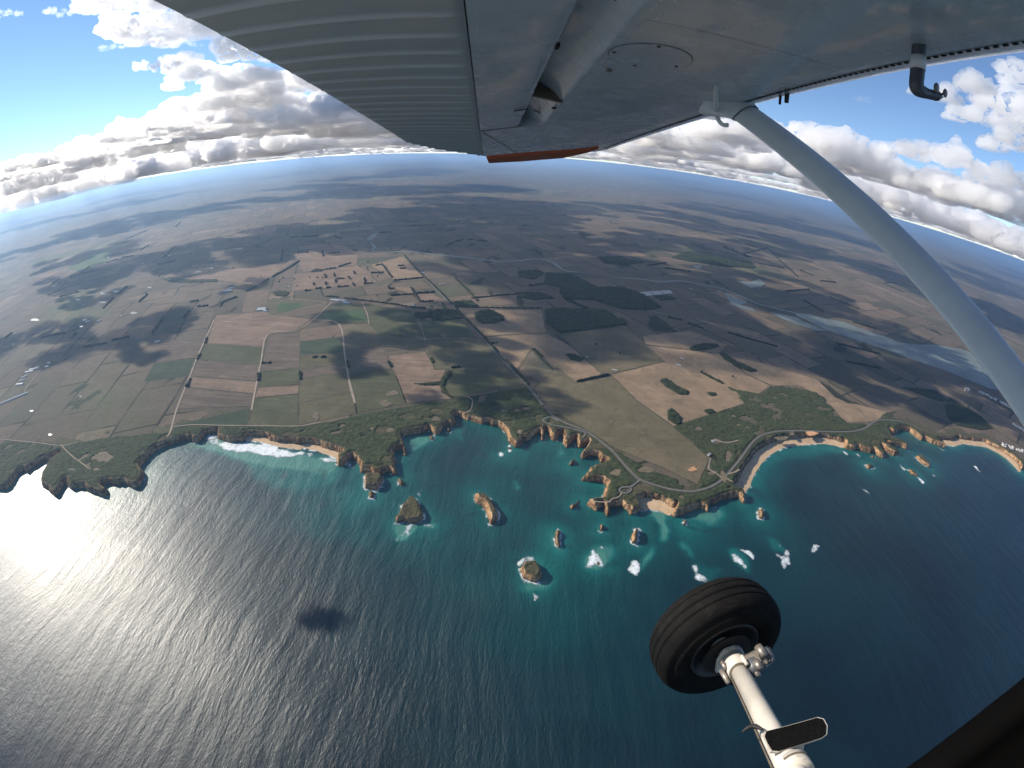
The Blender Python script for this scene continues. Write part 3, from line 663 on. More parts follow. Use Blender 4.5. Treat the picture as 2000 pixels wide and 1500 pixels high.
for mat, px in (
    ('br', zG((72, 868), (240, 845), (244, 905), (243, 985), (242, 1050), (20, 1075), (65, 900))), ('gr', zG((20, 1078), (241, 1052), (240, 1148), (3, 1160))),
    ('pk', zG((3, 1162), (240, 1148), (236, 1196), (-15, 1222))), ('gr', zG((-15, 1222), (236, 1196), (234, 1375), (-40, 1383))),
    ('dg', zG((246, 905), (470, 880), (486, 965), (248, 981))), ('ol', zG((248, 984), (486, 967), (497, 1030), (245, 1060))), ('br', zG((245, 1062), (497, 1032), (506, 1080), (243, 1110))),
    ('ol', zG((243, 1112), (506, 1082), (530, 1185), (238, 1250))), ('ol', zG((238, 1252), (530, 1187), (552, 1250), (562, 1308), (236, 1372))),
    ('ob', zG((470, 812), (628, 808), (690, 870), (700, 930), (488, 960))), ('br', zG((490, 962), (700, 930), (735, 988), (752, 1058), (515, 1085))),
    ('gr', zG((515, 1087), (755, 1060), (790, 1120), (838, 1250), (562, 1308), (552, 1250))), ('pk', zG((735, 986), (945, 962), (1000, 1065), (1060, 1060), (1030, 1130), (1035, 1190), (1098, 1225), (838, 1250), (790, 1120))),
    ('ol', zG((692, 870), (930, 890), (945, 958), (702, 930))), ('gr', zG((882, 735), (950, 790), (1150, 785), (1180, 830), (1240, 893), (940, 893))),
    ('ol', zG((945, 900), (1262, 895), (1355, 1000), (1430, 1088), (1085, 1060), (1002, 1062))), ('gr', zG((1090, 1072), (1432, 1095), (1490, 1155), (1370, 1165), (1160, 1213), (1110, 1213), (1055, 1170), (1050, 1110))),
    ('gr', zG((340, 782), (415, 700), (590, 695), (628, 805), (470, 805))), ('bg', zG((350, 776), (380, 745), (600, 730), (622, 790), (470, 795))), ('ol', zG((95, 665), (380, 690), (255, 715), (130, 752), (-20, 775), (0, 720))),
    ('bg', zG((110, 735), (135, 690), (240, 692), (262, 712), (150, 742))), ('gr', zG((600, 695), (868, 735), (928, 885), (690, 868), (632, 808))),
    ('tn', zG((1132, 730), (1595, 730), (1612, 828), (1620, 858), (1380, 868), (1275, 878), (1190, 785))), ('tn', zG((1275, 883), (1380, 872), (1620, 862), (1760, 935), (1930, 1090), (1775, 1140), (1640, 1030), (1540, 940), (1450, 1078), (1365, 985))),
    ('ob', zH((120, 885), (250, 762), (355, 846), (545, 805), (620, 870), (690, 950), (895, 1095), (960, 1150), (1100, 1275), (1035, 1418), (850, 1328), (580, 1218), (430, 1120), (275, 1035), (180, 950))),
    ('ob', zH((270, 578), (640, 535), (740, 640), (850, 730), (545, 802), (500, 797), (390, 698))), ('tn', zH((855, 732), (740, 642), (1000, 670), (1160, 690), (1300, 800), (1440, 868), (1300, 965), (1080, 1035), (900, 1093), (692, 945), (550, 805))),
    ('tn', zH((730, 590), (1000, 560), (1200, 640), (1155, 686), (1000, 665), (745, 636))), ('tn', zH((1205, 702), (1400, 740), (1700, 830), (1800, 930), (1930, 990), (2000, 1075), (1870, 1073), (1830, 1038), (1740, 930), (1600, 868), (1450, 866), (1305, 800))),
    ('tn', zE((745, 150), (700, 110), (900, 130), (1110, 180), (1050, 233), (980, 252), (850, 248), (800, 190))),
    ('pk', zF((1205, 905), (1480, 880), (1510, 900), (1740, 925), (1640, 988), (1490, 1008), (1475, 1078), (1155, 1058))), ('gr', zF((1152, 1064), (1475, 1084), (1462, 1180), (1107, 1150))),
    ('br', zF((1105, 1155), (1460, 1184), (1446, 1270), (1066, 1240))), ('pk', zF((1064, 1245), (1445, 1275), (1428, 1340), (1042, 1300))), ('br', zF((1040, 1305), (1425, 1345), (1408, 1408), (992, 1424))),
    ('dg', zF((862, 1170), (1090, 1142), (1042, 1245), (802, 1275))), ('br', zF((902, 1030), (1140, 1060), (1097, 1138), (862, 1163))), ('bg', zF((370, 640), (500, 570), (620, 530), (600, 600), (450, 660))),
    ('pk', zF((1000, 700), (1270, 650), (1500, 620), (1650, 597), (1430, 738), (1212, 704))), ('pk', zF((1640, 560), (1900, 500), (2000, 560), (1990, 620), (1690, 660))),
    ('pk', zG((210, 530), (330, 520), (560, 480), (640, 520), (650, 575), (450, 600), (200, 625))), ('tn', zG((640, 480), (820, 430), (930, 545), (770, 562))), ('pk', zG((740, 600), (865, 605), (912, 680), (1085, 690), (980, 640), (870, 642))),
    ('gr', zB((0, 330), (150, 345), (130, 372), (0, 400))), ('dg', zB((165, 322), (750, 190), (735, 318), (530, 322))), ('tn', zH((1010, 490), (1380, 570), (1390, 600), (1200, 560))),
): field(mat, px); FEN.append(px)

def smooth_line(pts, n=6):
    p = np.asarray(pts, float)
    if len(p) < 3: return resample(p, 25)
    q = np.concatenate([[2 * p[0] - p[1]], p, [2 * p[-1] - p[-2]]]); out = []
    for i in range(1, len(q) - 2):
        t = np.linspace(0, 1, n, endpoint=False)[:, None]; a, b, c, d = q[i - 1], q[i], q[i + 1], q[i + 2]
        out.append(.5 * (2 * b + (c - a) * t + (2 * a - 5 * b + 4 * c - d) * t ** 2 + (3 * b - a - 3 * c + d) * t ** 3))
    out.append(p[-1:]); return np.concatenate(out)
def ribbon_mesh(name, line, width, z, thick=0.0):
    l = np.asarray(line); t = np.gradient(l, axis=0); t /= np.linalg.norm(t, axis=1)[:, None] + 1e-9
    nrm = np.stack([-t[:, 1], t[:, 0]], 1) * (np.asarray(width).reshape(-1, 1) / 2)
    a, b = l + nrm, l - nrm; k = len(l); co = np.concatenate([np.c_[a, np.full(k, z)], np.c_[b, np.full(k, z)]])
    i = np.arange(k - 1); return quads(name, co, np.stack([i, i + k, i + k + 1, i + 1], 1))
ROADS = []
def road(name, px, width, mat, z=1.2, n=6):
    l = smooth_line(ground(px), n); ROADS.append((resample(l, 4), width))
    LAYER[0] += 1
    return tag(link(name, ribbon_mesh(name, l, width, LAND + z + .01 * LAYER[0]), MT[mat]), kind='structure')
gor = zG((820, 425), (900, 505), (1000, 612), (1100, 712), (1160, 780), (1250, 872), (1350, 985), (1450, 1090), (1530, 1172), (1600, 1262)) + zC((1650, 168), (1725, 255), (1830, 312)) + \
    zD((560, 162), (640, 212), (780, 322), (850, 402), (920, 478), (1000, 548), (1150, 602), (1300, 634), (1430, 638), (1560, 600), (1660, 530), (1780, 390), (1860, 280), (1920, 220)) + \
    zE((330, 322), (420, 308), (560, 306), (700, 311), (850, 312), (930, 300), (980, 280), (1020, 250), (1070, 235), (1150, 238), (1215, 248), (1250, 262), (1330, 300))
road('road_verge', gor, 15, 'verge', .8)
road('coast_road', gor, 6.5, 'bitumen', 1.4)
road('side_road', zD((250, 75), (245, 95), (300, 118), (420, 140), (520, 165), (572, 185), (552, 220)), 7, 'bitumen', 1.5)
road('side_road', zD((250, 72), (300, 60), (360, 92)), 7, 'bitumen', 1.5)
road('side_road', zD((1000, 550), (950, 590), (920, 605), (860, 610), (838, 630), (855, 650), (900, 652), (928, 630), (920, 605)), 7, 'bitumen', 1.5)
road('footpath', zD((858, 655), (830, 685), (780, 700), (755, 725), (700, 724), (600, 720)), 4, 'dirt', 1.5)
road('dirt_track', zD((1645, 540), (1600, 505), (1540, 470), (1535, 450), (1550, 380)), 5, 'dirt', 1.5)
road('dirt_track', zD((1660, 530), (1700, 555), (1722, 565)), 6, 'dirt', 1.5); road('dirt_track', zD((1690, 505), (1740, 490), (1775, 470)), 6, 'dirt', 1.5)
road('dirt_track', zD((1770, 240), (1700, 258), (1640, 255), (1580, 235)), 6, 'dirt', 1.5)
road('dirt_track', zC((1045, 98), (1085, 120), (1090, 160), (1070, 210), (1015, 230)), 5, 'dirt', 1.5)
road('dirt_track', zG((420, 688), (320, 785), (215, 846), (66, 866), (30, 1010), (0, 1155), (-25, 1290)), 8, 'dirt', n=3)
road('dirt_track', zG((320, 785), (462, 808), (498, 1000), (525, 1150), (552, 1250)), 9, 'dirt', n=4)
road('dirt_track', zG((462, 808), (630, 810), (592, 690)), 5, 'dirt', n=2)
road('dirt_track', zG((90, 658), (400, 688)), 7, 'dirt'); road('dirt_track', zG((-160, 800), (60, 775), (255, 722), (420, 688)), 6, 'dirt', n=3)
road('dirt_track', zG((930, 893), (1080, 888), (1262, 896)), 6, 'dirt'); road('dirt_track', zG((935, 900), (940, 880), (890, 740)), 4, 'dirt')
road('dirt_track', zG((700, 930), (780, 930), (845, 937)), 5, 'dirt')
road('dirt_track', [(418, 625), (400, 665), (385, 699), (366, 747), (346, 797), (334, 840), (327, 853)], 8, 'dirt')
road('dirt_track', zA((0, 632), (150, 647), (300, 662), (480, 682), (600, 655)), 4, 'dirt'); road('dirt_track', zA((480, 682), (560, 760), (640, 820), (705, 868)), 4, 'dirt')
road('dirt_track', zB((150, 335), (320, 320), (530, 325), (850, 328), (1130, 330), (1300, 300)), 5, 'dirt'); road('dirt_track', zB((1535, 0), (1560, 90), (1575, 150)), 7, 'dirt')
road('dirt_track', zI((700, 420), (640, 400), (560, 395)), 6, 'dirt'); road('dirt_track', zH((540, 420), (700, 435), (860, 470)), 7, 'dirt')
road('dirt_track', zH((800, 630), (870, 675), (950, 718)), 6, 'dirt'); road('dirt_track', zG((1130, 720), (1350, 722), (1600, 724)), 7, 'dirt')
road('dirt_track', zE((1560, 90), (1650, 150), (1760, 240), (1800, 270)), 6, 'dirt'); road('dirt_track', zF((285, 740), (330, 700), (440, 680)), 8, 'dirt')
road('dirt_track', zF((225, 1210), (160, 1290), (135, 1330)), 6, 'dirt')

def water(name, px, mat):
    LAYER[0] += 1
    tag(link(name, flat_mesh(name, ground(px), LAND + .9 + .01 * LAYER[0]), MT[mat]), kind='structure')
water('lagoon', zH((1575, 458), (1650, 467), (1750, 492), (1850, 512), (1940, 545), (2000, 562)) + zI((1200, 1012), (1300, 1052), (1400, 1067), (1500, 1067), (1650, 1092), (1720, 1117), (1860, 1190), (1980, 1270), (1990, 1330),
      (1960, 1360), (1880, 1328), (1800, 1308), (1700, 1268), (1550, 1208), (1400, 1158), (1250, 1103), (1050, 1038), (900, 988), (840, 960)) + zH((1790, 572), (1700, 530), (1640, 500), (1590, 480)), 'lagoon')
water('lagoon', zH((1440, 458), (1500, 466), (1590, 490), (1690, 535), (1765, 567), (1700, 560), (1600, 530), (1500, 490)), 'lagoon')
water('lake', zH((1185, 350), (1215, 356), (1240, 371), (1300, 394), (1312, 406), (1272, 416), (1340, 434), (1358, 451), (1290, 441), (1222, 411)), 'lagoon')
water('lake', zH((1248, 280), (1330, 290), (1380, 270), (1412, 296), (1390, 316), (1330, 322)), 'lagoon'); water('lake', zH((1008, 200), (1050, 194), (1056, 211), (1030, 216)), 'lagoon')
water('lake', zH((1140, 335), (1165, 338), (1172, 345), (1150, 345)), 'lagoon'); water('lake', zH((980, 322), (1010, 325), (1000, 332)), 'lagoon')
for q in (((710, 346), (765, 342), (790, 362), (752, 366)), ((768, 341), (820, 338), (850, 357), (795, 361)), ((824, 337), (882, 335), (900, 350), (854, 356))): water('settling_pond', zH(*q), 'pond')
rv = smooth_line(ground(zG((640, 352), (630, 330), (672, 300), (668, 310), (640, 345), (660, 380), (650, 400), (710, 406), (840, 405), (1000, 420), (1150, 436), (1330, 456), (1450, 456), (1560, 446), (1650, 461), (1690, 491), (1750, 516), (2000, 546)) +
                        zH((330, 236), (560, 261), (700, 271), (830, 286), (940, 281), (1050, 301), (1150, 321), (1240, 351), (1350, 401), (1450, 431), (1560, 456), (1600, 466)))[:], 5)
tag(link('river', ribbon_mesh('river', rv, 34, LAND + 1.6), MT['lagoon']), kind='structure')
def ellipse_px(cx, cy, rx, ry, n=20, s=0):
    return [(cx + rx * math.cos(t) * (1 + .22 * math.sin(3 * t + s)), cy + ry * math.sin(t) * (1 + .2 * math.cos(2 * t + s * 2))) for t in np.linspace(0, 2 * math.pi, n, endpoint=False)]
for k, (x, y, rx, ry) in enumerate([zF((195, 928))[0] + (8, 2.8), zF((745, 890))[0] + (6.5, 2), zF((575, 782))[0] + (6, 2), zF((645, 770))[0] + (6, 2), zF((435, 815))[0] + (4.5, 1.8), zF((570, 830))[0] + (8, 1.3), zF((835, 748))[0] + (4, 1.2),
                                  zF((1110, 660))[0] + (6, 1.5), (98, 849.5, 4.2, 2), zF((450, 1357))[0] + (2, 1), (62, 803, 4, 1.6), zF((1180, 640))[0] + (4, 1), zA((628, 298))[0] + (2.2, 1), zF((675, 905))[0] + (2, .8)]):
    water('farm_pond', ellipse_px(x, y, rx, ry, 18, k), 'pond')
# uncut grass and bushes along the paddock fences
fco, fq = [], []
for px in FEN:
    g = ground(px); g = resample(g, 12, True); k = len(g); t = np.roll(g, -1, 0) - np.roll(g, 1, 0); t /= np.linalg.norm(t, axis=1)[:, None] + 1e-9
    nr = np.stack([-t[:, 1], t[:, 0]], 1) * (.5 + 2.0 * vn2(g[:, 0] / 30, g[:, 1] / 30, 9))[:, None]; b0 = len(fco); fco += [(*p, LAND + 1.0) for p in g + nr] + [(*p, LAND + 1.0) for p in g - nr]
    for a in range(k): c = (a + 1) % k; fq.append((b0 + a, b0 + k + a, b0 + k + c, b0 + c))
tag(link('fence_line_grass', quads('fence_line_grass', fco, fq), basic('rank_grass', (.060, .058, .034), .95, var=.4, scale=.03)), 'rank grass along the paddock fences', 'grass', kind='stuff')
# bare sandy clearings and blow-outs
CLEAR = []
for k, (x, y, rx, ry) in enumerate([zC((805, 276))[0] + (9, 5.5), zC((450, 362))[0] + (9, 5), zC((1440, 208))[0] + (7, 3), zC((1340, 212))[0] + (7, 4), zC((305, 352))[0] + (4, 2.5), zD((812, 498))[0] + (12, 6), zD((1040, 470))[0] + (16, 7), zD((1410, 466))[0] + (8.5, 5),
                                  zD((1690, 370))[0] + (5.5, 10), zD((1590, 250))[0] + (11, 7), zD((1560, 500))[0] + (10, 5), zD((1325, 683))[0] + (6, 3.5), zD((1455, 150))[0] + (8, 5), zE((345, 150))[0] + (7, 2.5), zE((105, 210))[0] + (5, 2.5),
                                  zE((620, 325))[0] + (13, 5), zE((420, 355))[0] + (14, 5), zE((488, 322))[0] + (6, 5), zE((140, 268))[0] + (4, 2), zE((195, 283))[0] + (4, 1.6), zE((75, 470))[0] + (7, 10), zE((45, 610))[0] + (7, 14), zD((1020, 185))[0] + (5, 3),
                                  zD((780, 100))[0] + (5, 2.5), zD((60, 178))[0] + (5, 4.5), zA((560, 868))[0] + (9, 2.8), zA((750, 868))[0] + (9, 3), zA((800, 770))[0] + (19, 10), zG((1180, 1028))[0] + (4, 2.6), zG((1455, 1063))[0] + (3.2, 4),
                                  zG((1050, 875))[0] + (8, 4), zG((335, 1320))[0] + (5.5, 11), zG((760, 1195))[0] + (12, 6), zG((720, 1255))[0] + (14, 6)]):
    g = resample(ground(ellipse_px(x, y, rx * .85, ry * .85, 22, k)), 3, True); gc_ = g.mean(0); w_ = .55 + .9 * fbm2(g[:, 0], g[:, 1], 22, 5 + k, 3); g = gc_ + (g - gc_) * w_[:, None]; CLEAR.append(g); LAYER[0] += 1
    tag(link('bare_patch', flat_mesh('bare_patch', g, LAND + .9 + .01 * LAYER[0]), MT['blowout' if k in (7, 15) else 'sandpatch']), kind='structure')

# ------------------------------------------------------------------ scrub along the coast, plantations, windbreaks
def canopy(r, mask, h, s, noise=(7, 22), lo=.35, edge=1.5, base=None):
    """Height field of a bushy cover over mask: domes and gaps, falling to the ground at its edge."""
    m = mask.astype(np.float32); e = blur(m, 5) * m
    n = fbm2(r.X, r.Y, noise[0], s, 2); n2 = fbm2(r.X, r.Y, noise[1], s + 5, 3)
    z = h * (lo + (1 - lo) * n) * (.55 + .9 * n2) * sstep(.25, .8, e)
    return z + (LAND if base is None else base)
SB = Raster(-2300, 760, 3800, 2016, 4.0)
sc_polys = [
    zA((-60, 640), (0, 640), (150, 652), (480, 688), (600, 662), (850, 615), (1080, 596), (1290, 580), (1320, 585), (1345, 540)) + zB((160, 332), (530, 330), (850, 333), (1130, 335), (1300, 305)) + zC((0, 292), (200, 242), (500, 187), (800, 140), (950, 125), (975, 112), (1000, 106), (1200, 77), (1370, 42), (1480, 33), (1515, 5), (1540, 10)) +
    zC((1600, 75), (1700, 205), (1760, 258), (1850, 300)) + zD((480, 115), (620, 182), (800, 312), (1100, 480), (1450, 600), (1555, 378), (1480, 325), (1350, 205), (1252, 130), (1320, 116), (1510, 48)) +
    zH((1300, 970), (1192, 866), (1250, 888), (1400, 915), (1440, 870), (1570, 876), (1700, 905), (1770, 970), (1832, 1042), (1870, 1078), (1990, 1085)) + zE((850, 258), (1000, 262), (1060, 205), (1110, 185), (1200, 232), (1262, 264), (1340, 318), (1480, 345), (1570, 352), (1750, 375), (1900, 430), (2000, 500)),
]
sm = np.zeros(SB.X.shape, bool)
for px in sc_polys:
    g = ground(px); g = np.concatenate([g, [(3600, 1500), (3600, 700), (-2500, 600), (-2500, 1100)]]); sm |= SB.inside(g)
hb = RS.sample(HF, SB.X, SB.Y); sdb = RS.sample(SD, SB.X, SB.Y); bwb = RS.sample(bw, SB.X, SB.Y)
sm &= (sdb > 17) & (hb > LAND - 5) & ((bwb < .3) | (sdb > 46))
for l, w in ROADS: sm &= SB.dist(l, w / 2 + 10) >= w / 2 + 3
for g in CLEAR: sm &= ~SB.inside(g)
sm &= fbm2(SB.X, SB.Y, 60, 91, 4) > .30
sz = canopy(SB, sm, 4.6, 93, (9, 40), .25, base=hb - .2)
tag(link('coastal_scrub', SB.mesh('coastal_scrub', sz, blur(sm.astype(float), 1) > .05), MT['scrub'], None, True), 'dense green scrub growing behind the cliff edge', 'scrub', kind='stuff')

def woodland(px, h, label, cell=5.0, name='plantation'):
    g = ground(px); mn, mx = g.min(0) - 20, g.max(0) + 20; c = g.mean(0)
    cell = max(cell, math.sqrt((mx - mn).prod() / 60000)); r = Raster(mn[0], mn[1], mx[0], mx[1], cell)
    wob = (fbm2(r.X, r.Y, 26, 3, 4) - .5) * 34; m = r.inside(g)
    i = np.clip(np.arange(r.nx)[None] + (wob / cell).astype(int), 0, r.nx - 1); m = m[np.arange(r.ny)[:, None], i]
    z = canopy(r, m, h, int(c[0]) % 89, (11, 38), .35)
    me = r.mesh(name, z, blur(m.astype(float), 1) > .05)
    v = np.empty(len(me.vertices) * 3, np.float32); me.vertices.foreach_get('co', v); v = v.reshape(-1, 3); v -= (c[0], c[1], LAND); me.vertices.foreach_set('co', v.ravel()); me.update()
    o = link(name, me, MT['wood'], None, True); o.location = (c[0], c[1], LAND); return tag(o, label, 'plantation', 'blocks of trees on the farmland')
woodland(zG((1215, 745), (1260, 735), (1330, 735), (1378, 765), (1385, 790), (1340, 805), (1270, 808), (1228, 790)), 16, 'oval dark wood standing alone in a straw paddock beside the straight road')
woodland(zH((182, 442), (360, 440), (520, 445), (642, 525), (450, 552), (270, 576), (190, 522)), 17, 'dark rectangular plantation between the oval wood and the shaded forest')
woodland(zH((190, 240), (330, 245), (470, 320), (620, 320), (740, 365), (835, 430), (780, 446), (600, 440), (490, 400), (450, 390), (290, 385), (270, 350), (270, 320), (180, 300)), 18, 'largest dark forest block lying in cloud shadow')
woodland(zH((20, 372), (150, 345), (240, 380), (130, 391)), 16, 'thin dark strip of forest left of the largest block'); woodland(zH((30, 230), (140, 222), (180, 240), (120, 275), (40, 260)), 16, 'small dark forest block up and left of the largest one')
woodland(zH((470, 150), (590, 145), (640, 165), (745, 180), (650, 192), (520, 185)), 16, 'long dark wood beyond the bend of the river'); woodland(zH((790, 366), (880, 368), (920, 385), (830, 392)), 14, 'small dark wood beside the pale settling ponds')
woodland(zG((952, 745), (1060, 722), (1120, 735), (1158, 778), (1060, 788), (985, 790)), 13, 'ragged wood round the farm houses at the crossroads'); woodland(zG((885, 748), (960, 745), (975, 772), (900, 778)), 13, 'small square wood left of the crossroads farm')
woodland(zG((1100, 685), (1200, 676), (1240, 710), (1110, 712)), 13, 'narrow wood above the crossroads on the hedge line'); woodland(zG((300, 518), (330, 503), (372, 505), (368, 515)), 12, 'small dark clump among the chequered windbreaks')
woodland(zH((985, 655), (1060, 632), (1150, 636), (1158, 650), (1080, 668), (1000, 674)), 12, 'dark block of trees on the straw hills nearest the shade'); woodland(zH((1148, 682), (1180, 684), (1260, 735), (1375, 785), (1330, 792), (1250, 760), (1180, 718)), 12, 'long slanting belt of dark trees on the straw hills')
woodland(zH((825, 838), (860, 828), (920, 868), (985, 900), (985, 920), (930, 915), (850, 868)), 12, 'thick dark belt of trees in the middle of the straw hills'); woodland(zH((868, 1010), (890, 990), (935, 1030), (946, 1080), (915, 1086), (872, 1060)), 12, 'dark copse at the corner of the straw field by the scrub')
woodland(zH((290, 690), (350, 692), (402, 715), (385, 735), (330, 722)), 10, 'oval copse in the brown paddock right of the straight road'); woodland(zH((1085, 905), (1130, 905), (1148, 920), (1110, 926)), 9, 'tiny dark copse right of the thick belt')
woodland(zH((1075, 1002), (1110, 995), (1145, 1015), (1090, 1030)), 9, 'tiny dark copse on the edge of the coastal scrub'); woodland(zG((860, 1138), (960, 1138), (1028, 1128), (1048, 1100), (1075, 1066), (1100, 1070), (1092, 1090), (1062, 1120), (1050, 1160), (1075, 1195), (1112, 1225), (1085, 1222), (1040, 1190), (1028, 1150), (940, 1152)), 9, 'wooded gully winding down to the bay', name='wooded_gully')
woodland(zE((1480, 110), (1520, 95), (1720, 210), (1800, 290), (1720, 300), (1560, 270), (1500, 220)), 9, 'dark wood on the shaded slope above the far bay'); woodland(zE((1200, 20), (1420, 40), (1520, 120), (1440, 110), (1300, 60)), 9, 'dark strip of trees below the lagoon')
woodland(zF((905, 700), (950, 690), (1060, 706), (1210, 702), (1215, 716), (1050, 722), (950, 716)), 9, 'line of creek trees across the left paddocks', name='wooded_gully')
woodland(zF((1520, 775), (1560, 765), (1620, 775), (1600, 795), (1540, 795)), 9, 'ring of trees round the left farmstead')
woodland(zI((30, 580), (120, 545), (330, 585), (480, 605), (500, 640), (330, 630), (120, 600)), 12, 'scattered dark woods beyond the small lakes')

rngB = random.Random(11)
BELTG = 'rows of trees planted as windbreaks'
def belt(px, w=14, h=10, label=None, gap=0.0, sub=1):
    """A windbreak: one ragged hedge of touching crowns along a line, domed in section."""
    px = list(px); l = resample(smooth_line(ground(px), 5) if len(px) > 2 else ground(px), 3.0); k = len(l); c = l.mean(0)
    t = np.gradient(l, axis=0); t /= np.linalg.norm(t, axis=1)[:, None] + 1e-9; nr = np.stack([-t[:, 1], t[:, 0]], 1); s = rngB.randint(0, 80)
    u = np.linspace(-1, 1, 8); arc = np.arange(k) * 3.0
    wn_ = .62 + .75 * vn2(arc / 11, np.zeros(k) + s, s); hn = .55 + .8 * vn2(arc / 9, np.zeros(k) + s * 2.3, s + 1); end = np.clip(np.minimum(np.arange(k) + .3, k - .7 - np.arange(k)) / 1.6, .15, 1)
    X_ = l[:, None] + nr[:, None] * (u[None, :, None] * (w / 2 * wn_ * end)[:, None, None]) - c
    jit = vn2(X_[..., 0] / 4 + s, X_[..., 1] / 4, s + 2); Zb = h * (hn * end)[:, None] * np.sqrt(np.clip(1 - u ** 4, 0, 1))[None] * (.7 + .55 * jit)
    o = link('tree_belt', grid_mesh('tree_belt', np.concatenate([X_, Zb[..., None]], 2)), MT['belt'], None, True); o.location = (c[0], c[1], LAND)
    return tag(o, label, 'tree belt', BELTG)
def belts(conv, lst, w, h, label):
    """Many look-alike rows, each told apart by its order across the picture."""
    ords = ['leftmost'] + [x + ' from the left' for x in 'second third fourth fifth sixth seventh eighth ninth tenth eleventh twelfth thirteenth fourteenth fifteenth sixteenth seventeenth eighteenth nineteenth twentieth twenty-first twenty-second'.split()]
    mids = [x + ' from the right' for x in 'second third fourth fifth sixth seventh eighth ninth tenth eleventh twelfth thirteenth fourteenth fifteenth sixteenth seventeenth eighteenth nineteenth twentieth twenty-first twenty-second'.split()]
    ps = sorted([conv(*q) for q in lst], key=lambda p: np.mean([v[0] for v in p])); n = len(ps)
    for i, p in enumerate(ps): belt(p, w, h, (ords[i] if i < 20 and i < n - 1 else 'rightmost' if i == n - 1 else mids[n - 2 - i]) + ' of the ' + label)
gb = [((228, 413), (295, 408)), ((150, 395), (140, 455)), ((370, 400), (375, 432)), ((405, 415), (470, 408)), ((370, 507), (450, 495)), ((460, 490), (530, 468)), ((435, 525), (440, 545)), ((383, 530), (390, 552)), ((445, 560), (445, 578)), ((447, 557), (495, 555)),
      ((515, 545), (530, 560)), ((545, 515), (552, 530)), ((540, 580), (548, 598)), ((600, 585), (655, 580)), ((605, 555), (612, 575)), ((455, 602), (520, 598)), ((388, 575), (392, 590)), ((390, 607), (420, 605)), ((330, 612), (370, 608)), ((272, 625), (310, 620)), ((322, 580), (325, 592)),
      ((665, 483), (705, 478), (730, 512), (760, 550)), ((790, 485), (830, 483)), ((800, 500), (840, 498)), ((770, 565), (850, 558), (935, 550)), ((865, 605), (890, 645), (915, 685)), ((870, 640), (1000, 630)), ((740, 600), (748, 615)), ((740, 612), (775, 610)), ((750, 650), (870, 642)), ((920, 685), (990, 682)), ((640, 525), (715, 520)),
      ((440, 320), (480, 335)), ((190, 325), (350, 318)), ((690, 300), (760, 296)), ((820, 230), (900, 240)), ((860, 260), (1000, 256)), ((1060, 375), (1100, 355)), ((1110, 350), (1155, 338)), ((1180, 340), (1215, 336)), ((1230, 342), (1290, 348))]
belts(zG, gb, 16, 11, 'dark tree rows among the chequered inland paddocks')
gl = [((315, 998), (345, 990)), ((360, 995), (395, 992)), ((30, 1027), (90, 1025)), ((510, 1015), (518, 1055)), ((737, 1015), (757, 1050)), ((975, 1000), (990, 1025)), ((245, 1075), (247, 1120)), ((12, 1085), (16, 1125)), ((1310, 917), (1350, 912)), ((1545, 945), (1600, 995)), ((1088, 1053), (1145, 1048))]
for q, lb in zip(gl, ('left of two oval shrub clumps below the dark green field', 'right of two oval shrub clumps below the dark green field', 'short tree row lying along a fence right of the left white track', 'tree clump beside the right white track', 'slanting tree clump at the corner of the pinkish field', 'tree clump on the fence above the wooded gully', 'tree clump between the two white tracks', 'tree clump beside the left white track', 'short tree row touching the straight coast road', 'long thin tree row in the brown paddock right of the road', 'tree row at the head of the wooded gully')): belt(zG(*q), 15, 9, lb, sub=2)
fb = [((575, 865), (635, 805)), ((655, 790), (710, 740)), ((775, 830), (825, 785)), ((850, 1005), (920, 910)), ((1025, 920), (1055, 880)), ((395, 1030), (435, 1000)), ((1100, 855), (1165, 850)), ((1060, 830), (1110, 820)), ((1375, 770), (1430, 740)), ((1470, 720), (1500, 700)), ((1520, 690), (1600, 645), (1670, 600)), ((1230, 855), (1240, 830)), ((1240, 830), (1325, 800)),
      ((620, 1045), (725, 1025)), ((465, 1080), (600, 1060)), ((230, 1030), (370, 1000)), ((785, 540), (830, 510)), ((680, 580), (750, 570)), ((915, 580), (975, 520)), ((980, 410), (1010, 380)), ((700, 480), (820, 430)), ((440, 680), (500, 630)), ((280, 740), (330, 700)), ((390, 690), (560, 650)), ((740, 430), (870, 395)), ((880, 620), (980, 600)), ((330, 800), (450, 770)), ((30, 1030), (70, 1000)), ((590, 610), (660, 590))]
belts(zF, fb, 18, 11, 'dark tree rows on the hazy left farmland')
for q, lb in zip((((1145, 1060), (1155, 1030)), ((1100, 1150), (1118, 1118)), ((1040, 1305), (1065, 1255)), ((1440, 1270), (1447, 1225))), ('farthest of three dark clumps along the thin left fence track', 'middle of three dark clumps along the thin left fence track', 'nearest of three dark clumps along the thin left fence track', 'lower clump on the left edge of the white track')): belt(zF(*q), 16, 9, lb, sub=2)
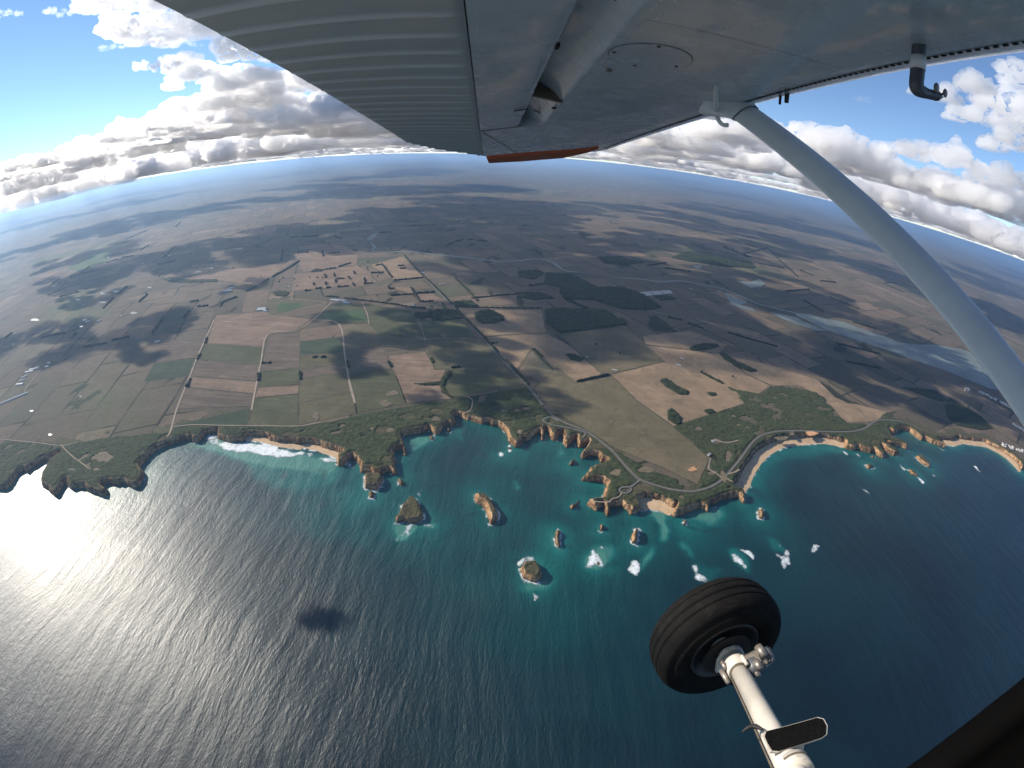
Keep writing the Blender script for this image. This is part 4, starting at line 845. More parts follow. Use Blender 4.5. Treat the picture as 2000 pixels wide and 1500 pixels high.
for q, lb in ((zG((390, 655), (465, 660)), 'tree row just left of the long line above the white sheds'), (zG((490, 665), (560, 672), (740, 695), (860, 714), (950, 722)), 'long line of trees running from the white sheds to the crossroads'),
              (zG((826, 425), (930, 535), (1012, 614), (1095, 700)), 'roadside trees along the far straight of the coast road'), (zG((1108, 716), (1350, 720), (1600, 722)), 'roadside trees running right from the crossroads'),
              (zG((1120, 725), (1180, 792), (1270, 880), (1350, 968)), 'roadside trees between the crossroads and the green paddocks'), (zG((1395, 1010), (1460, 1080), (1520, 1148)), 'roadside trees where the coast road nears the sea'),
              (zG((1110, 550), (1180, 620), (1240, 682)), 'slanting hedge right of the far straight road'), (zG((1200, 665), (1400, 645), (1550, 633)), 'dark hedge between two shaded paddocks'),
              (zH((360, 845), (450, 825), (545, 805)), 'thin hedge at the top of the olive field'), (zH((1050, 790), (1110, 822), (1180, 857)), 'thin hedge crossing the straw hills'), (zH((980, 520), (1070, 548)), 'dark tree row under the sunlit streak'),
              (zH((870, 485), (950, 502)), 'small dark tree row above the sunlit streak'), (zH((1200, 570), (1300, 600), (1480, 650)), 'long hedge running right from the sunlit streak')): belt(q, 14, 9, lb, .1)
gi = []
for q in (((520, 615), (660, 640)), ((640, 600), (740, 690)), ((560, 520), (640, 600)), ((750, 650), (820, 680)), ((860, 710), (950, 720)), ((670, 770), (800, 758)), ((910, 800), (1080, 870)), ((770, 820), (880, 885)), ((440, 500), (560, 540)), ((320, 525), (460, 575)), ((1040, 940), (1180, 980)), ((1000, 1160), (1200, 1200)), ((1220, 720), (1290, 722)), ((1210, 725), (1330, 775)), ((1250, 330), (1400, 350)), ((950, 1060), (1200, 1120))):
    gi.append(q)
belts(zI, gi, 18, 11, 'dark tree rows beyond the right lagoon')
gh = []
for q in (((1420, 100), (1290, 130)), ((300, 390), (430, 440)), ((90, 310), (180, 300)), ((850, 210), (1000, 230)), ((1180, 90), (1330, 150)), ((1030, 130), (1200, 160)), ((750, 200), (860, 180))):
    gh.append(q)
belts(zH, gh, 18, 11, 'dark tree rows beyond the winding river')

trunkm = basic('bark', (.09, .07, .05), .9)
bm = bmesh.new(); bmesh.ops.create_cone(bm, cap_ends=True, segments=7, radius1=.6, radius2=.35, depth=5, matrix=Matrix.Translation((0, 0, 2.5))); trunk_me = from_bm('trunk', bm); trunk_me.materials.append(trunkm)
bm = bmesh.new(); bmesh.ops.create_icosphere(bm, subdivisions=3, radius=5, matrix=Matrix.Translation((0, 0, 7.5)))
for v in bm.verts: v.co = Vector((0, 0, 7.5)) + (v.co - Vector((0, 0, 7.5))) * (.72 + .62 * float(vn3(np.array([v.co.x / 2.6 + 9, v.co.y / 2.6, v.co.z / 2.6]), 5)))
crown_me = from_bm('crown', bm); crown_me.materials.append(MT['belt'])
for x, y in zF((520, 470), (610, 505), (735, 470), (845, 560), (560, 585), (905, 560), (1050, 480), (1100, 520), (950, 660), (1010, 640), (890, 690), (1060, 690), (1300, 640), (680, 640), (590, 700), (480, 760), (300, 690), (1555, 720), (1580, 695), (1770, 695), (170, 690), (1455, 690)) + zG((130, 575), (150, 553), (300, 552), (345, 552), (372, 552), (215, 560), (230, 600), (625, 465), (580, 490), (680, 545)) + zH((600, 690), (470, 640), (345, 560), (1230, 820)):
    g = ground([(x, y)])[0]; e = empty('paddock_tree', (g[0], g[1], LAND)); e.scale = (1.05,) * 3; e.rotation_euler.z = rngB.random() * 6; tag(e, 'lone dark tree standing in an open paddock', 'tree', 'lone trees in the paddocks')
    for nm, me in (('trunk', trunk_me), ('crown', crown_me)):
        o = bpy.data.objects.new(nm, me); COL.objects.link(o); o.parent = e
# ------------------------------------------------------------------ farm sheds, houses, parked cars
def shed_mesh(L, Wd, Hh, rise):
    bm = bmesh.new(); x, y = L / 2, Wd / 2
    P = [(-x, -y, 0), (x, -y, 0), (x, y, 0), (-x, y, 0), (-x, -y, Hh), (x, -y, Hh), (x, y, Hh), (-x, y, Hh), (-x, 0, Hh + rise * .98), (x, 0, Hh + rise * .98)]
    V = [bm.verts.new(p) for p in P]
    for f in ((0, 1, 5, 4), (2, 3, 7, 6), (1, 2, 6, 9, 5), (3, 0, 4, 8, 7)): bm.faces.new([V[i] for i in f])
    return from_bm('wall', bm)
def roof_mesh(L, Wd, Hh, rise):
    bm = bmesh.new(); x, y, e = L / 2 + .6, Wd / 2 + .6, .25; lo_, hi_ = Hh - .1, Hh + rise
    A = [(-x, -y, lo_), (x, -y, lo_), (x, 0, hi_), (-x, 0, hi_), (x, y, lo_), (-x, y, lo_)]
    V = [bm.verts.new(p) for p in A] + [bm.verts.new((p[0], p[1], p[2] + e)) for p in A]
    for f in ((0, 3, 2, 1), (3, 5, 4, 2), (6, 7, 8, 9), (9, 8, 10, 11), (0, 1, 7, 6), (4, 5, 11, 10), (1, 2, 8, 7), (2, 4, 10, 8), (5, 3, 9, 11), (3, 0, 6, 9)): bm.faces.new([V[i] for i in f])
    return from_bm('roof', bm)
def building(px, L, Wd, Hh, ang, label, roof='roof', cat='shed', group=None, name='farm_shed', wall='wall'):
    g = ground([px])[0]; e = empty(name, (g[0], g[1], LAND)); e.rotation_euler.z = ang; tag(e, label, cat, group)
    link('wall', shed_mesh(L, Wd, Hh, Wd * .22), MT[wall], e); link('roof', roof_mesh(L, Wd, Hh, Wd * .22), MT[roof], e); return e
ws = 'white farm sheds'
for (x, y), L, Wd, a, lb in zip(zG((432, 676), (470, 678), (505, 691), (492, 683), (455, 681)), (40, 70, 48, 34, 30), (20, 18, 18, 14, 12), (.1, .08, .05, .1, .2),
                               ('leftmost white shed at the meeting of the white tracks', 'longest white shed at the meeting of the white tracks', 'rightmost white shed at the meeting of the white tracks', 'small white shed between the longest and the rightmost one', 'small white shed in front of the longest one')): building((x, y), L, Wd, 6, a - .1, lb, group=ws)
building(zF((1462, 872))[0], 62, 44, 8, .2, 'large square white farm building alone left of the bright green field'); building(zF((1480, 880))[0], 30, 16, 5, .2, 'small white shed beside the large square white building')
building(zF((1268, 768))[0], 75, 22, 7, .15, 'long white shed by the creek trees on the left'); building(zF((1290, 752))[0], 60, 14, 6, .75, 'slanting white shed behind the one by the creek trees')
for (x, y), L, Wd, a, lb in ((zF((165, 1218))[0], 60, 16, .5, 'white shed at the lower end of the left farmyard row'), (zF((190, 1203))[0], 70, 16, .45, 'long white shed in the middle of the left farmyard row'), (zF((208, 1196))[0], 34, 14, .5, 'white shed at the upper end of the left farmyard row'),
                           (zF((138, 1246))[0], 44, 14, 1.0, 'short white shed below the left farmyard row'), (zF((125, 1266))[0], 36, 12, .9, 'greyish shed above the bright long one on the left'), (zF((112, 1288))[0], 58, 17, .3, 'bright long white shed standing apart on the left'),
                           (zF((56, 1376))[0], 230, 16, .93, 'very long white shed at the left edge of the farmland'), (zF((275, 1170))[0], 24, 14, .4, 'small white shed right of the left farmyard row'), (zF((262, 1190))[0], 26, 12, .4, 'pale shed near the left farmyard trees')): building((x, y), L, Wd, 5, a, lb, group='pale sheds on the left farm')
for (x, y), lb in zip(zF((490, 938), (475, 930), (555, 935), (455, 968), (605, 580), (1020, 735), (795, 615), (945, 570), (880, 1050), (470, 845), (1855, 640)), ('first', 'second', 'third', 'fourth', 'fifth', 'sixth', 'seventh', 'eighth', 'ninth', 'tenth', 'eleventh')): building((x, y), 34, 18, 5, rngB.uniform(0, 1.5), 'distant pale farm building on the hazy left plain', group='distant farm buildings', name='farm_house', cat='farm house')
for x, y in zG((1050, 745), (1070, 738), (1030, 742), (1085, 730), (1010, 745), (925, 520), (935, 523), (1030, 585), (1048, 580), (880, 700), (875, 706), (165, 605), (185, 602), (205, 608)): building((x, y), 20, 11, 4, rngB.uniform(0, 1.5), 'small pale farm house among trees by the straight road', roof=rngB.choice(['roof', 'greyroof']), group='farm houses by the straight road', name='farm_house', cat='farm house')
building(zH((930, 753))[0], 26, 12, 4, -.4, 'white shed on the straw hills near the pale track'); building(zH((572, 780))[0], 26, 7, 3, -.3, 'pale shed at the corner of the olive field'); building(zH((418, 708))[0], 10, 8, 4, 0, 'tiny white shed right of the oval copse')
building(zH((948, 716))[0], 24, 7, 3, -.5, 'pale shed at the end of the pale track on the straw hills'); building(zD((1540, 355))[0], 16, 9, 4, .6, 'house beside the corner of the olive field near the beach', roof='greyroof', name='farm_house', cat='house'); building(zD((1575, 250))[0], 18, 10, 4, .2, 'building in the sandy clearing in the scrub', roof='greyroof', name='farm_house', cat='house')
hg = 'houses of the seaside town'
hs = []
for k in range(64):
    t = rngB.random(); r = rngB.uniform(-1, 1); x, y = 1120 + 720 * t, 650 + 345 * t ** 1.15; hs.append((x + r * 12, y + r * 26 + 15))
for k in range(20): t = rngB.random(); hs.append((1770 + 230 * t, 1280 + 130 * t + rngB.uniform(-12, 12)))
for k in range(8): hs.append((rngB.uniform(830, 930), rngB.uniform(570, 640)))
for x, y in zT(*hs): building((x, y), rngB.uniform(13, 22), rngB.uniform(9, 12), 4, rngB.uniform(0, 1.5), 'small pale house in the seaside town between lagoon and cliffs', roof=rngB.choice(['roof', 'roof', 'greyroof', 'redroof']), group=hg, name='town_house', cat='house')
for k in range(26): t = rngB.random(); x, y = zE((1860 + 140 * t, 395 + 45 * t + rngB.uniform(-9, 9)))[0]; building((x, y), rngB.uniform(12, 19), 10, 4, rngB.uniform(0, 1.5), 'small pale house on the low ground above the far beach', roof=rngB.choice(['roof', 'roof', 'greyroof']), group='houses above the far beach', name='town_house', cat='house')
carm = [basic('car_paint', c, .3, coat=.5, var=.02) for c in ((.75, .75, .74), (.08, .09, .11), (.42, .43, .44), (.35, .05, .04))]
glass = basic('car_glass', (.02, .025, .03), .1)
def car(px, ang, mi, label):
    g = ground([px])[0]; e = empty('parked_car', (g[0], g[1], LAND + 2.0)); e.rotation_euler.z = ang; tag(e, label, 'car', 'cars by the coast road')
    bm = bmesh.new()
    prof = [(-2.2, .35), (2.2, .35), (2.2, .75), (1.1, .95), (-2.1, 1.0), (-2.2, .8)]
    a = [bm.verts.new((x, -.88, z)) for x, z in prof]; b = [bm.verts.new((x, .88, z)) for x, z in prof]; bm.faces.new(a); bm.faces.new(b[::-1])
    for i in range(6): j = (i + 1) % 6; bm.faces.new((a[j], a[i], b[i], b[j]))
    link('body', from_bm('body', bm), carm[mi], e)
    bm = bmesh.new(); prof = [(-1.9, .98), (1.0, .96), (.3, 1.5), (-1.3, 1.52)]
    a = [bm.verts.new((x, -.78, z)) for x, z in prof]; b = [bm.verts.new((x, .78, z)) for x, z in prof]; bm.faces.new(a); bm.faces.new(b[::-1])
    for i in range(4): j = (i + 1) % 4; bm.faces.new((a[j], a[i], b[i], b[j]))
    link('cabin', from_bm('cabin', bm), glass, e)
    for sx in (-1.35, 1.35):
        for sy in (-.8, .8):
            bm = bmesh.new(); bmesh.ops.create_cone(bm, cap_ends=True, segments=12, radius1=.34, radius2=.34, depth=.2, matrix=Matrix.Translation((sx, sy, .34)) @ Matrix.Rotation(1.5708, 4, 'X')); link('wheel', from_bm('wheel', bm), glass, e)
for k, (x, y) in enumerate(zD((392, 133), (408, 137), (428, 140), (448, 144), (470, 150), (875, 632), (890, 637), (905, 633))):
    car((x, y), rngB.uniform(0, 3), (0, 0, 2, 0, 1, 0, 2, 0)[k], ('white car at the upper end of the roadside car park', 'second white car in the roadside car park', 'silver car in the roadside car park', 'white car near the lower end of the roadside car park', 'dark car at the lower end of the roadside car park', 'white car on the left of the round car park', 'silver car in the middle of the round car park', 'white car on the right of the round car park')[k])
car((1062, 789), 2.2, 0, 'white vehicle driving on the coast road beside the bay')
print('land', round(time.time() - T0, 1))

# ------------------------------------------------------------------ cumulus: closed bodies of scattering droplets
CM = {k: vol_mat('cloud_droplets_' + k, (1, 1, 1), d, a) for k, d, a in (('dense', .05, .5), ('firm', .026, .5), ('big', .0055, .48), ('mid', .0085, .48), ('small', .014, .5), ('thin', .004, .55))}
def cloud_proto(seed, towers, spread, hmax, voxel, flat=.12, rr=(110, 260), amp=.85):
    rng = random.Random(seed); bm = bmesh.new()
    for t in range(towers):
        cx, cy = rng.gauss(0, spread[0]), rng.gauss(0, spread[1]); H = rng.uniform(.3, 1) * hmax * math.exp(-(cx / spread[0] / 1.6) ** 2 - (cy / spread[1] / 1.6) ** 2) + 90
        for q in range(8):
            z = rng.random() * H; r = rng.uniform(*rr) * (1 - .5 * z / (H + 60))
            bmesh.ops.create_icosphere(bm, subdivisions=2, radius=r, matrix=Matrix.Translation((cx + rng.gauss(0, 150), cy + rng.gauss(0, 150), z + r * .4)))
    me = from_bm('cloud_seed', bm); o = bpy.data.objects.new('cloud_seed', me); COL.objects.link(o)
    md = o.modifiers.new('r', 'REMESH'); md.mode = 'VOXEL'; md.voxel_size = voxel
    m2 = bpy.data.meshes.new_from_object(o.evaluated_get(bpy.context.evaluated_depsgraph_get())); bpy.data.objects.remove(o); bpy.data.meshes.remove(me)
    n = len(m2.vertices); c = np.empty(n * 3, np.float32); m2.vertices.foreach_get('co', c); c = c.reshape(-1, 3).astype(float)
    no = np.empty(n * 3, np.float32); m2.vertex_normals.foreach_get('vector', no); no = no.reshape(-1, 3)
    warp = np.stack([vn3(c / 300 + 31.7, seed + 50), vn3(c / 300 + 11.3, seed + 51), vn3(c / 300 + 71.9, seed + 52)], 1) - .5
    c = c + warp * 130 * amp; d = 0
    for s_, am in ((260, 95), (120, 55), (60, 27), (30, 11)):
        d = d + am * amp * (1 - np.abs(2 * vn3(c / s_ + seed * 17, seed) - 1) * 2.0)
    c = c + no * d[:, None]; z = c[:, 2]; c[:, 2] = np.where(z < 0, z * flat, z)
    m2.vertices.foreach_set('co', c.astype(np.float32).ravel()); m2.update(); m2.materials.clear(); m2.materials.append(CM['big']); m2.name = 'cloud'
    m2.polygons.foreach_set('use_smooth', np.ones(len(m2.polygons), bool)); return m2
PROTO = [cloud_proto(3, 12, (750, 450), 900, 17), cloud_proto(8, 9, (600, 420), 700, 16), cloud_proto(14, 14, (900, 500), 650, 18), cloud_proto(21, 10, (650, 500), 1100, 17),
         cloud_proto(33, 15, (1000, 550), 480, 18)]
WISP = [cloud_proto(41, 11, (700, 320), 160, 16, .5, (60, 150), .42), cloud_proto(47, 13, (800, 260), 120, 16, .5, (50, 140), .42)]
PUFF = cloud_proto(52, 1, (40, 40), 40, 20, .6, (120, 220))
clouds = empty('clouds'); tag(clouds, 'white cumulus heaped above the horizon', 'clouds', kind='stuff')
def cloud(loc, s, mat='big', proto=None, sz=1.0, rot=None, rng=random.Random(4), name='cloud', parent=clouds):
    me = proto or rng.choice(PROTO); o = bpy.data.objects.new(name, me); COL.objects.link(o); o.parent = parent
    o.location = loc; o.scale = (s, s, s * sz); o.rotation_euler.z = rng.uniform(0, 6.28) if rot is None else rot
    o.material_slots[0].link = 'OBJECT'; o.material_slots[0].material = CM[mat]; return o
rngC = random.Random(77)
# the clouds that shade the ground one sees, found up the sun's beam from each shadow
def shade(px, alt, s, sz=.8, mat='small', proto=None, rot=None):
    g = ground([px], 20)[0]; P = np.array([g[0], g[1], 20.0]) + SUN * ((alt - 20) / SUN[2]); return cloud(P, s, mat, proto, sz, rot, rngC)
for px, alt, s in (((770, 640), 1320, .26), ((655, 612), 1300, .15), ((905, 662), 1360, .22), ((855, 600), 1340, .14), ((945, 748), 1300, .20), ((1010, 775), 1300, .13), ((300, 640), 1330, .26), ((60, 668), 1330, .55), ((150, 590), 1340, .30),
                   ((1700, 735), 1420, .34), ((1800, 740), 1450, .44), ((1930, 790), 1450, .36), ((1560, 650), 1400, .36), ((1700, 680), 1420, .40), ((1430, 640), 1380, .22), ((1330, 570), 1420, .50), ((1200, 540), 1420, .55), ((1420, 555), 1430, .5),
                   ((1130, 500), 1450, .6), ((1000, 520), 1430, .42), ((1500, 570), 1430, .5), ((1640, 600), 1450, .5), ((930, 470), 1450, .55), ((1250, 470), 1460, .75), ((1400, 480), 1480, .75), ((1820, 690), 1430, .34),
                   ((760, 415), 1480, .6), ((550, 480), 1440, .38), ((640, 470), 1440, .34), ((420, 520), 1400, .42), ((170, 500), 1420, .7), ((480, 560), 1380, .16), ((1080, 400), 1500, 1.0), ((880, 390), 1500, .9), ((1300, 420), 1500, 1.0), ((1500, 470), 1500, .8)):
    shade(px, alt, s, rngC.uniform(.5, .8), 'dense' if s < .08 else 'firm' if s < .35 else 'mid')
shade((588, 1177), 1285, .125, .7, 'dense', PUFF)
# the field of cumulus going out to the horizon
n_far = 0
for k in range(46):                                     # the cloud bank at the very edge of sight, beyond the hazy air
    a = math.radians(-92 + 184 * (k + .8 * rngC.random()) / 46); d = 152000 / max(abs(math.sin(a)), abs(math.cos(a))) + rngC.uniform(6000, 16000)
    cloud((d * math.sin(a), d * math.cos(a), rngC.uniform(40, 200)), rngC.uniform(4.0, 5.2), 'big', PROTO[4], rngC.uniform(.35, .55), math.pi / 2 - a + math.pi / 2, rngC)
for k in range(70):
    d = rngC.uniform(88000, 135000); a = math.radians(-86 + 172 * (k + rngC.random()) / 70); cloud((d * math.sin(a), d * math.cos(a), 1250 + rngC.uniform(0, 300)), rngC.uniform(2.2, 3.4), 'big', None, rngC.uniform(.35, .7), None, rngC)
while n_far < 300:
    d = math.sqrt(rngC.uniform(8500 ** 2, 95000 ** 2)); a = math.radians(rngC.uniform(-84, 84)); x, y = d * math.sin(a), d * math.cos(a)
    if y - 900 < 6500 and x + 2200 < 5500 and x + 2200 > -8000 and rngC.random() < .9: continue
    s = rngC.uniform(.6, 1.35) * (1 + .4 * (d > 25000)); cloud((x, y, 1400 + rngC.uniform(0, 120)), s, 'big', None, rngC.uniform(.55, .95), None, rngC); n_far += 1
# clouds placed by eye along sight lines of the photograph
def sight(px, dist, s, mat='mid', proto=None, sz=.8, rot=None):
    v = rays([px])[0]; return cloud(v * dist + np.array([0, 0, ALT]), s, mat, proto, sz, rot, rngC)
for px, dist, s, mat in (((20, 380), 8500, .55, 'mid'), ((110, 345), 9000, .65, 'mid'), ((220, 315), 9000, .8, 'mid'), ((330, 280), 8600, .9, 'mid'), ((440, 255), 8600, 1.0, 'mid'), ((540, 240), 9000, 1.1, 'mid'), ((640, 255), 9500, 1.1, 'mid'), ((720, 265), 10000, 1.1, 'mid'),
                         ((480, 190), 7400, .62, 'mid'), ((405, 165), 7000, .45, 'mid'), ((560, 190), 7600, .7, 'mid'), ((430, 215), 7800, .6, 'mid'),
                         ((60, 402), 15000, 1.1, 'big'), ((160, 374), 15000, 1.2, 'big'), ((260, 348), 15000, 1.3, 'big'), ((360, 325), 15000, 1.3, 'big'), ((460, 308), 15000, 1.3, 'big'), ((560, 296), 15000, 1.4, 'big'), ((660, 288), 15000, 1.4, 'big'), ((760, 284), 15000, 1.4, 'big'),
                         ((1220, 300), 15000, 1.4, 'big'), ((1320, 306), 15000, 1.4, 'big'), ((1420, 318), 15000, 1.4, 'big'), ((1540, 345), 15000, 1.4, 'big'), ((1660, 378), 15000, 1.4, 'big'), ((1780, 420), 15000, 1.3, 'big'), ((1900, 462), 15000, 1.2, 'big'), ((1990, 498), 15000, 1.2, 'big'),
                         ((1520, 285), 8000, .85, 'mid'), ((1640, 330), 8000, .8, 'mid'), ((1760, 360), 8000, .75, 'mid'), ((1870, 400), 7500, .7, 'mid'), ((1970, 430), 7500, .75, 'mid'), ((1290, 290), 9500, .8, 'mid'), ((1390, 280), 9000, .8, 'mid'), ((1960, 370), 7000, .5, 'mid'), ((1850, 320), 7000, .5, 'mid')): sight(px, dist, s, mat)
for px, dist, s, mat in (((1965, 225), 6000, .60, 'mid'), ((2010, 290), 6000, .60, 'mid'), ((1990, 165), 6000, .40, 'mid')): sight(px, dist, s, mat, PROTO[1], .7)
for px, dist, s, mat in (((215, 5), 7600, .42, 'thin'), ((290, 12), 7400, .62, 'mid'), ((360, 38), 7000, .62, 'mid'), ((420, 80), 6800, .6, 'mid'), ((470, 120), 6600, .55, 'mid'), ((160, 20), 4200, .16, 'thin'), ((260, 62), 4600, .14, 'thin'), ((345, 85), 4600, .15, 'thin'), ((20, 30), 4300, .10, 'thin'), ((225, 95), 4300, .10, 'thin')): sight(px, dist, s, mat, rngC.choice(WISP if s < .3 else PROTO), .8)
for px, dist, s, mat, lb in (((300, 132), 4800, .20, 'small', 'small white puff of cloud alone in the blue left sky'), ((1688, 196), 5200, .11, 'thin', 'faint scrap of cloud alone in the blue right of the strut')):
    v = rays([px])[0]; o = cloud(v * dist + np.array([0, 0, ALT]), s, mat, WISP[0], 1.0, 1.2, rngC, 'small_cloud', None); tag(o, lb, 'cloud')

# ------------------------------------------------------------------ haze
hz = vol_mat('haze_air', (.43, .67, 1.0), 3.0e-5, .45)
bm = bmesh.new(); bmesh.ops.create_cube(bm, size=1.0); me = from_bm('haze', bm)
o = link('haze', me, hz); o.scale = (290000, 290000, 1012); o.location = (0, 0, 504); tag(o, kind='stuff')

# ------------------------------------------------------------------ the aeroplane (axes: x towards the nose, y out along the left wing, z up; the lens is at its origin)
VS = np.array([-.0727, .9936, -.0871]); VS /= np.linalg.norm(VS)
VF = np.cross(VS, [0, 0, 1.]); VF /= np.linalg.norm(VF); VN = np.cross(VF, VS)
plane = empty('aeroplane'); mw = Matrix.Identity(4)
for i in range(3): mw[i][0], mw[i][1], mw[i][2] = VF[i], VS[i], VN[i]
mw[2][3] = ALT; plane.matrix_world = mw
tag(plane, 'white high-wing light aeroplane seen from its window, wing, strut and wheel', 'aeroplane')
def pr(px):
    d = rays([px])[0]; return np.array([d @ VF, d @ VS, d @ VN])
def at_n(px, n): d = pr(px); return Vector(d * (n / d[2]))
def at_s(px, s): d = pr(px); return Vector(d * (s / d[1]))
def at_d(px, dist): return Vector(pr(px) * dist)
HW = .44
def mat_paint(name, col, rough=.28, dirt=.25, coat=.25):
    m, nt, p = new_mat(name); b = NB(nt); v = b.coord((1, 1, 1))
    st = b.noise(b.coord((1.2, 14, 6)), 1.0, 5, .65, .6); gr = b.noise(v, 6.0, 5, .6)
    f = b.math('MULTIPLY', b.math('MULTIPLY', st, gr), 1.6)
    b.l(b.ramp(f, [(.2, tuple(c * (1 - dirt * .6) for c in col)), (.5, col)]), p.inputs['Base Color'])
    b.l(b.ramp(gr, [(.3, (rough * .7,) * 3), (.7, (rough * 1.4,) * 3)]), p.inputs['Roughness'])
    b.l(b.bump(b.noise(v, 3.5, 3, .5), .012, .35), p.inputs['Normal']); p.inputs['Coat Weight'].default_value = coat; p.inputs['Coat Roughness'].default_value = .05
    return m
PW = mat_paint('white_aircraft_paint', (.53, .61, .67), .25, .25, .6); PC = mat_paint('white_corrugated_skin', (.52, .56, .56), .5, .2); nb_ = NB(PC.node_tree); pc_ = PC.node_tree.nodes['Principled BSDF']; nb_.l(nb_.mix(nb_.attr('bead'), pc_.inputs['Base Color'].links[0].from_socket, (.70, .73, .73)), pc_.inputs['Base Color'])  # white paint tinted bluish to stand in for light off the sea
PO = mat_paint('orange_wingtip_paint', (.50, .085, .022), .6, .2); PO.node_tree.nodes['Principled BSDF'].inputs['Coat Weight'].default_value = 0; PL = mat_paint('cream_leg_paint', (.60, .565, .50), .4, .3); nbl = NB(PL.node_tree); pl_ = PL.node_tree.nodes['Principled BSDF']; vl = nbl.coord(); nbl.l(nbl.mix(nbl.ramp(nbl.noise(vl, 42, 6, .78, .8), [(.60, (0, 0, 0)), (.68, (.7, .7, .7))]), pl_.inputs['Base Color'].links[0].from_socket, (.20, .16, .12)), pl_.inputs['Base Color'])
PGREY = mat_paint('grey_fairing_paint', (.78, .80, .79), .4, .15)
RUB = basic('tyre_rubber', (.0060, .0060, .0064), .8, var=.25, scale=18, spec=.12); nbr = NB(RUB.node_tree); pr_ = RUB.node_tree.nodes['Principled BSDF']; vr = nbr.coord(); sc_ = nbr.noise(vr, 26, 6, .75, 1.0); nbr.l(nbr.mix(nbr.ramp(sc_, [(.52, (0, 0, 0)), (.72, (.55, .55, .55))]), pr_.inputs['Base Color'].links[0].from_socket, (.026, .024, .021)), pr_.inputs['Base Color']); nbr.l(nbr.bump(nbr.noise(vr, 120, 3), .0012, .6), pr_.inputs['Normal']); BLK = basic('black_rubber', (.012, .012, .013), .7, var=.2, scale=20); DARK = basic('shadow_gap', (.01, .01, .011), .9, var=.1)
STEEL = basic('worn_steel', (.30, .27, .24), .45, .6, var=.35, scale=40); GRIT = basic('black_grip_tape', (.006, .006, .0062), .95, var=.6, scale=220, spec=.1); RIMM = basic('dark_wheel_rim', (.018, .018, .020), .55, .1, var=.2, scale=20)
PROBE = basic('grey_probe_tube', (.10, .11, .125), .45, .2, var=.2, scale=30); BRASS = basic('brown_web', (.10, .082, .062), .7, var=.3, scale=30)

def skin(name, P, mat, parent, smooth=True): return link(name, grid_mesh(name, P), mat, parent, smooth)
# planform in units of the wing's height over the lens
def f_tip(s):    # aft limit of the skin at span s
    return np.interp(s, [9.0, 10.3, 11.96], [-1.55, -1.16, -.13])
def le_tip(s): return np.interp(s, [9.2, 11.9], [0, -2.35])
wing = None
# main wing box: underside, nose, top
prof = [(.70, 1.0), (1.0, 1.0), (1.3, 1.001), (1.6, 1.006), (1.85, 1.018), (2.02, 1.032), (2.15, 1.046), (2.25, 1.062), (2.32, 1.082), (2.38, 1.106), (2.44, 1.14), (2.48, 1.17), (2.52, 1.205), (2.54, 1.25), (2.53, 1.30), (2.48, 1.36), (2.38, 1.42), (2.1, 1.50), (1.5, 1.58), (.7, 1.56), (0, 1.46), (-.8, 1.26), (-1.56, 1.035)]
sg = np.concatenate([np.linspace(-.9, 9.2, 42), np.linspace(9.4, 11.95, 14)])
P = np.zeros((len(sg), len(prof), 3))
for a, s in enumerate(sg):
    for b, (f, n) in enumerate(prof):
        if s > 9.2:
            lim = 2.54 + le_tip(s); back = float(f_tip(s)); f = min(f, lim) if f > back else back; n = min(n, 1.0 + (n - 1) * max(0, (11.95 - s) / 2.75))
        P[a, b] = (f * HW, s * HW, n * HW)
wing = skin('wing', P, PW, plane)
# smooth skin outboard of the flap, between the corrugated panel and the wing box
def hinge_out(f): return np.interp(f, [-.16, .70], [7.30, 6.36])
fs = np.linspace(-.15, .70, 12); P = np.zeros((12, 12, 3))
for a, f in enumerate(fs):
    s0 = float(hinge_out(f)) + .03; s1 = np.interp(f, [-.15, .70], [11.9, 11.2])
    for b, t in enumerate(np.linspace(0, 1, 12)): P[a, b] = (f * HW, (s0 + (s1 - s0) * t) * HW, HW)
skin('outer_skin', P[:, ::-1], PW, wing)
# flap nose: smooth panel that rolls up at its front lip
nose = [(-.150, 1.0), (.05, .998), (.22, .997), (.32, .998), (.37, 1.004), (.392, 1.02), (.398, 1.05), (.385, 1.09), (.33, 1.13)]
P = np.zeros((30, len(nose), 3))
for a, t in enumerate(np.linspace(0, 1, 30)):
    for b, (f, n) in enumerate(nose): P[a, b] = (f * HW, (-.9 + (hinge_out(f) - .03 + .9) * t) * HW, n * HW)
flap = skin('flap', P, PW, plane)
# corrugated trailing-edge skin with pressed beads
BD_ = []; pitch = .353; ns = 900; sgr = np.linspace(-.9, 11.9, ns); nf = 22; P = np.zeros((ns, nf + 1, 3))
for a, s in enumerate(sgr):
    back = float(f_tip(s)) if s > 9 else -1.55
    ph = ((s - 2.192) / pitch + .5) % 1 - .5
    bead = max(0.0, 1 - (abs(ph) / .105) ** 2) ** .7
    for b in range(nf):
        t = b / (nf - 1); f = -.160 + (back + .160) * t; end = float(sstep(0, .10, -.160 - f))
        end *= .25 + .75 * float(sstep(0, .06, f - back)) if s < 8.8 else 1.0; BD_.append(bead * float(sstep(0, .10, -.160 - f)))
        P[a, b + 1] = (f * HW, s * HW, (1.0 - .022 * bead * end + .006 * t) * HW)
    P[a, 0] = (-.160 * HW, s * HW, 1.03 * HW)
cs_ob = skin('corrugated_skin', P, PC, flap); av = cs_ob.data.attributes.new('bead', 'FLOAT', 'POINT'); av.data.foreach_set('value', np.concatenate([np.zeros((ns, 1)), np.array(BD_).reshape(ns, nf)], 1).ravel().astype(np.float32))  # bead crests coloured lighter, standing in for light the ridges catch
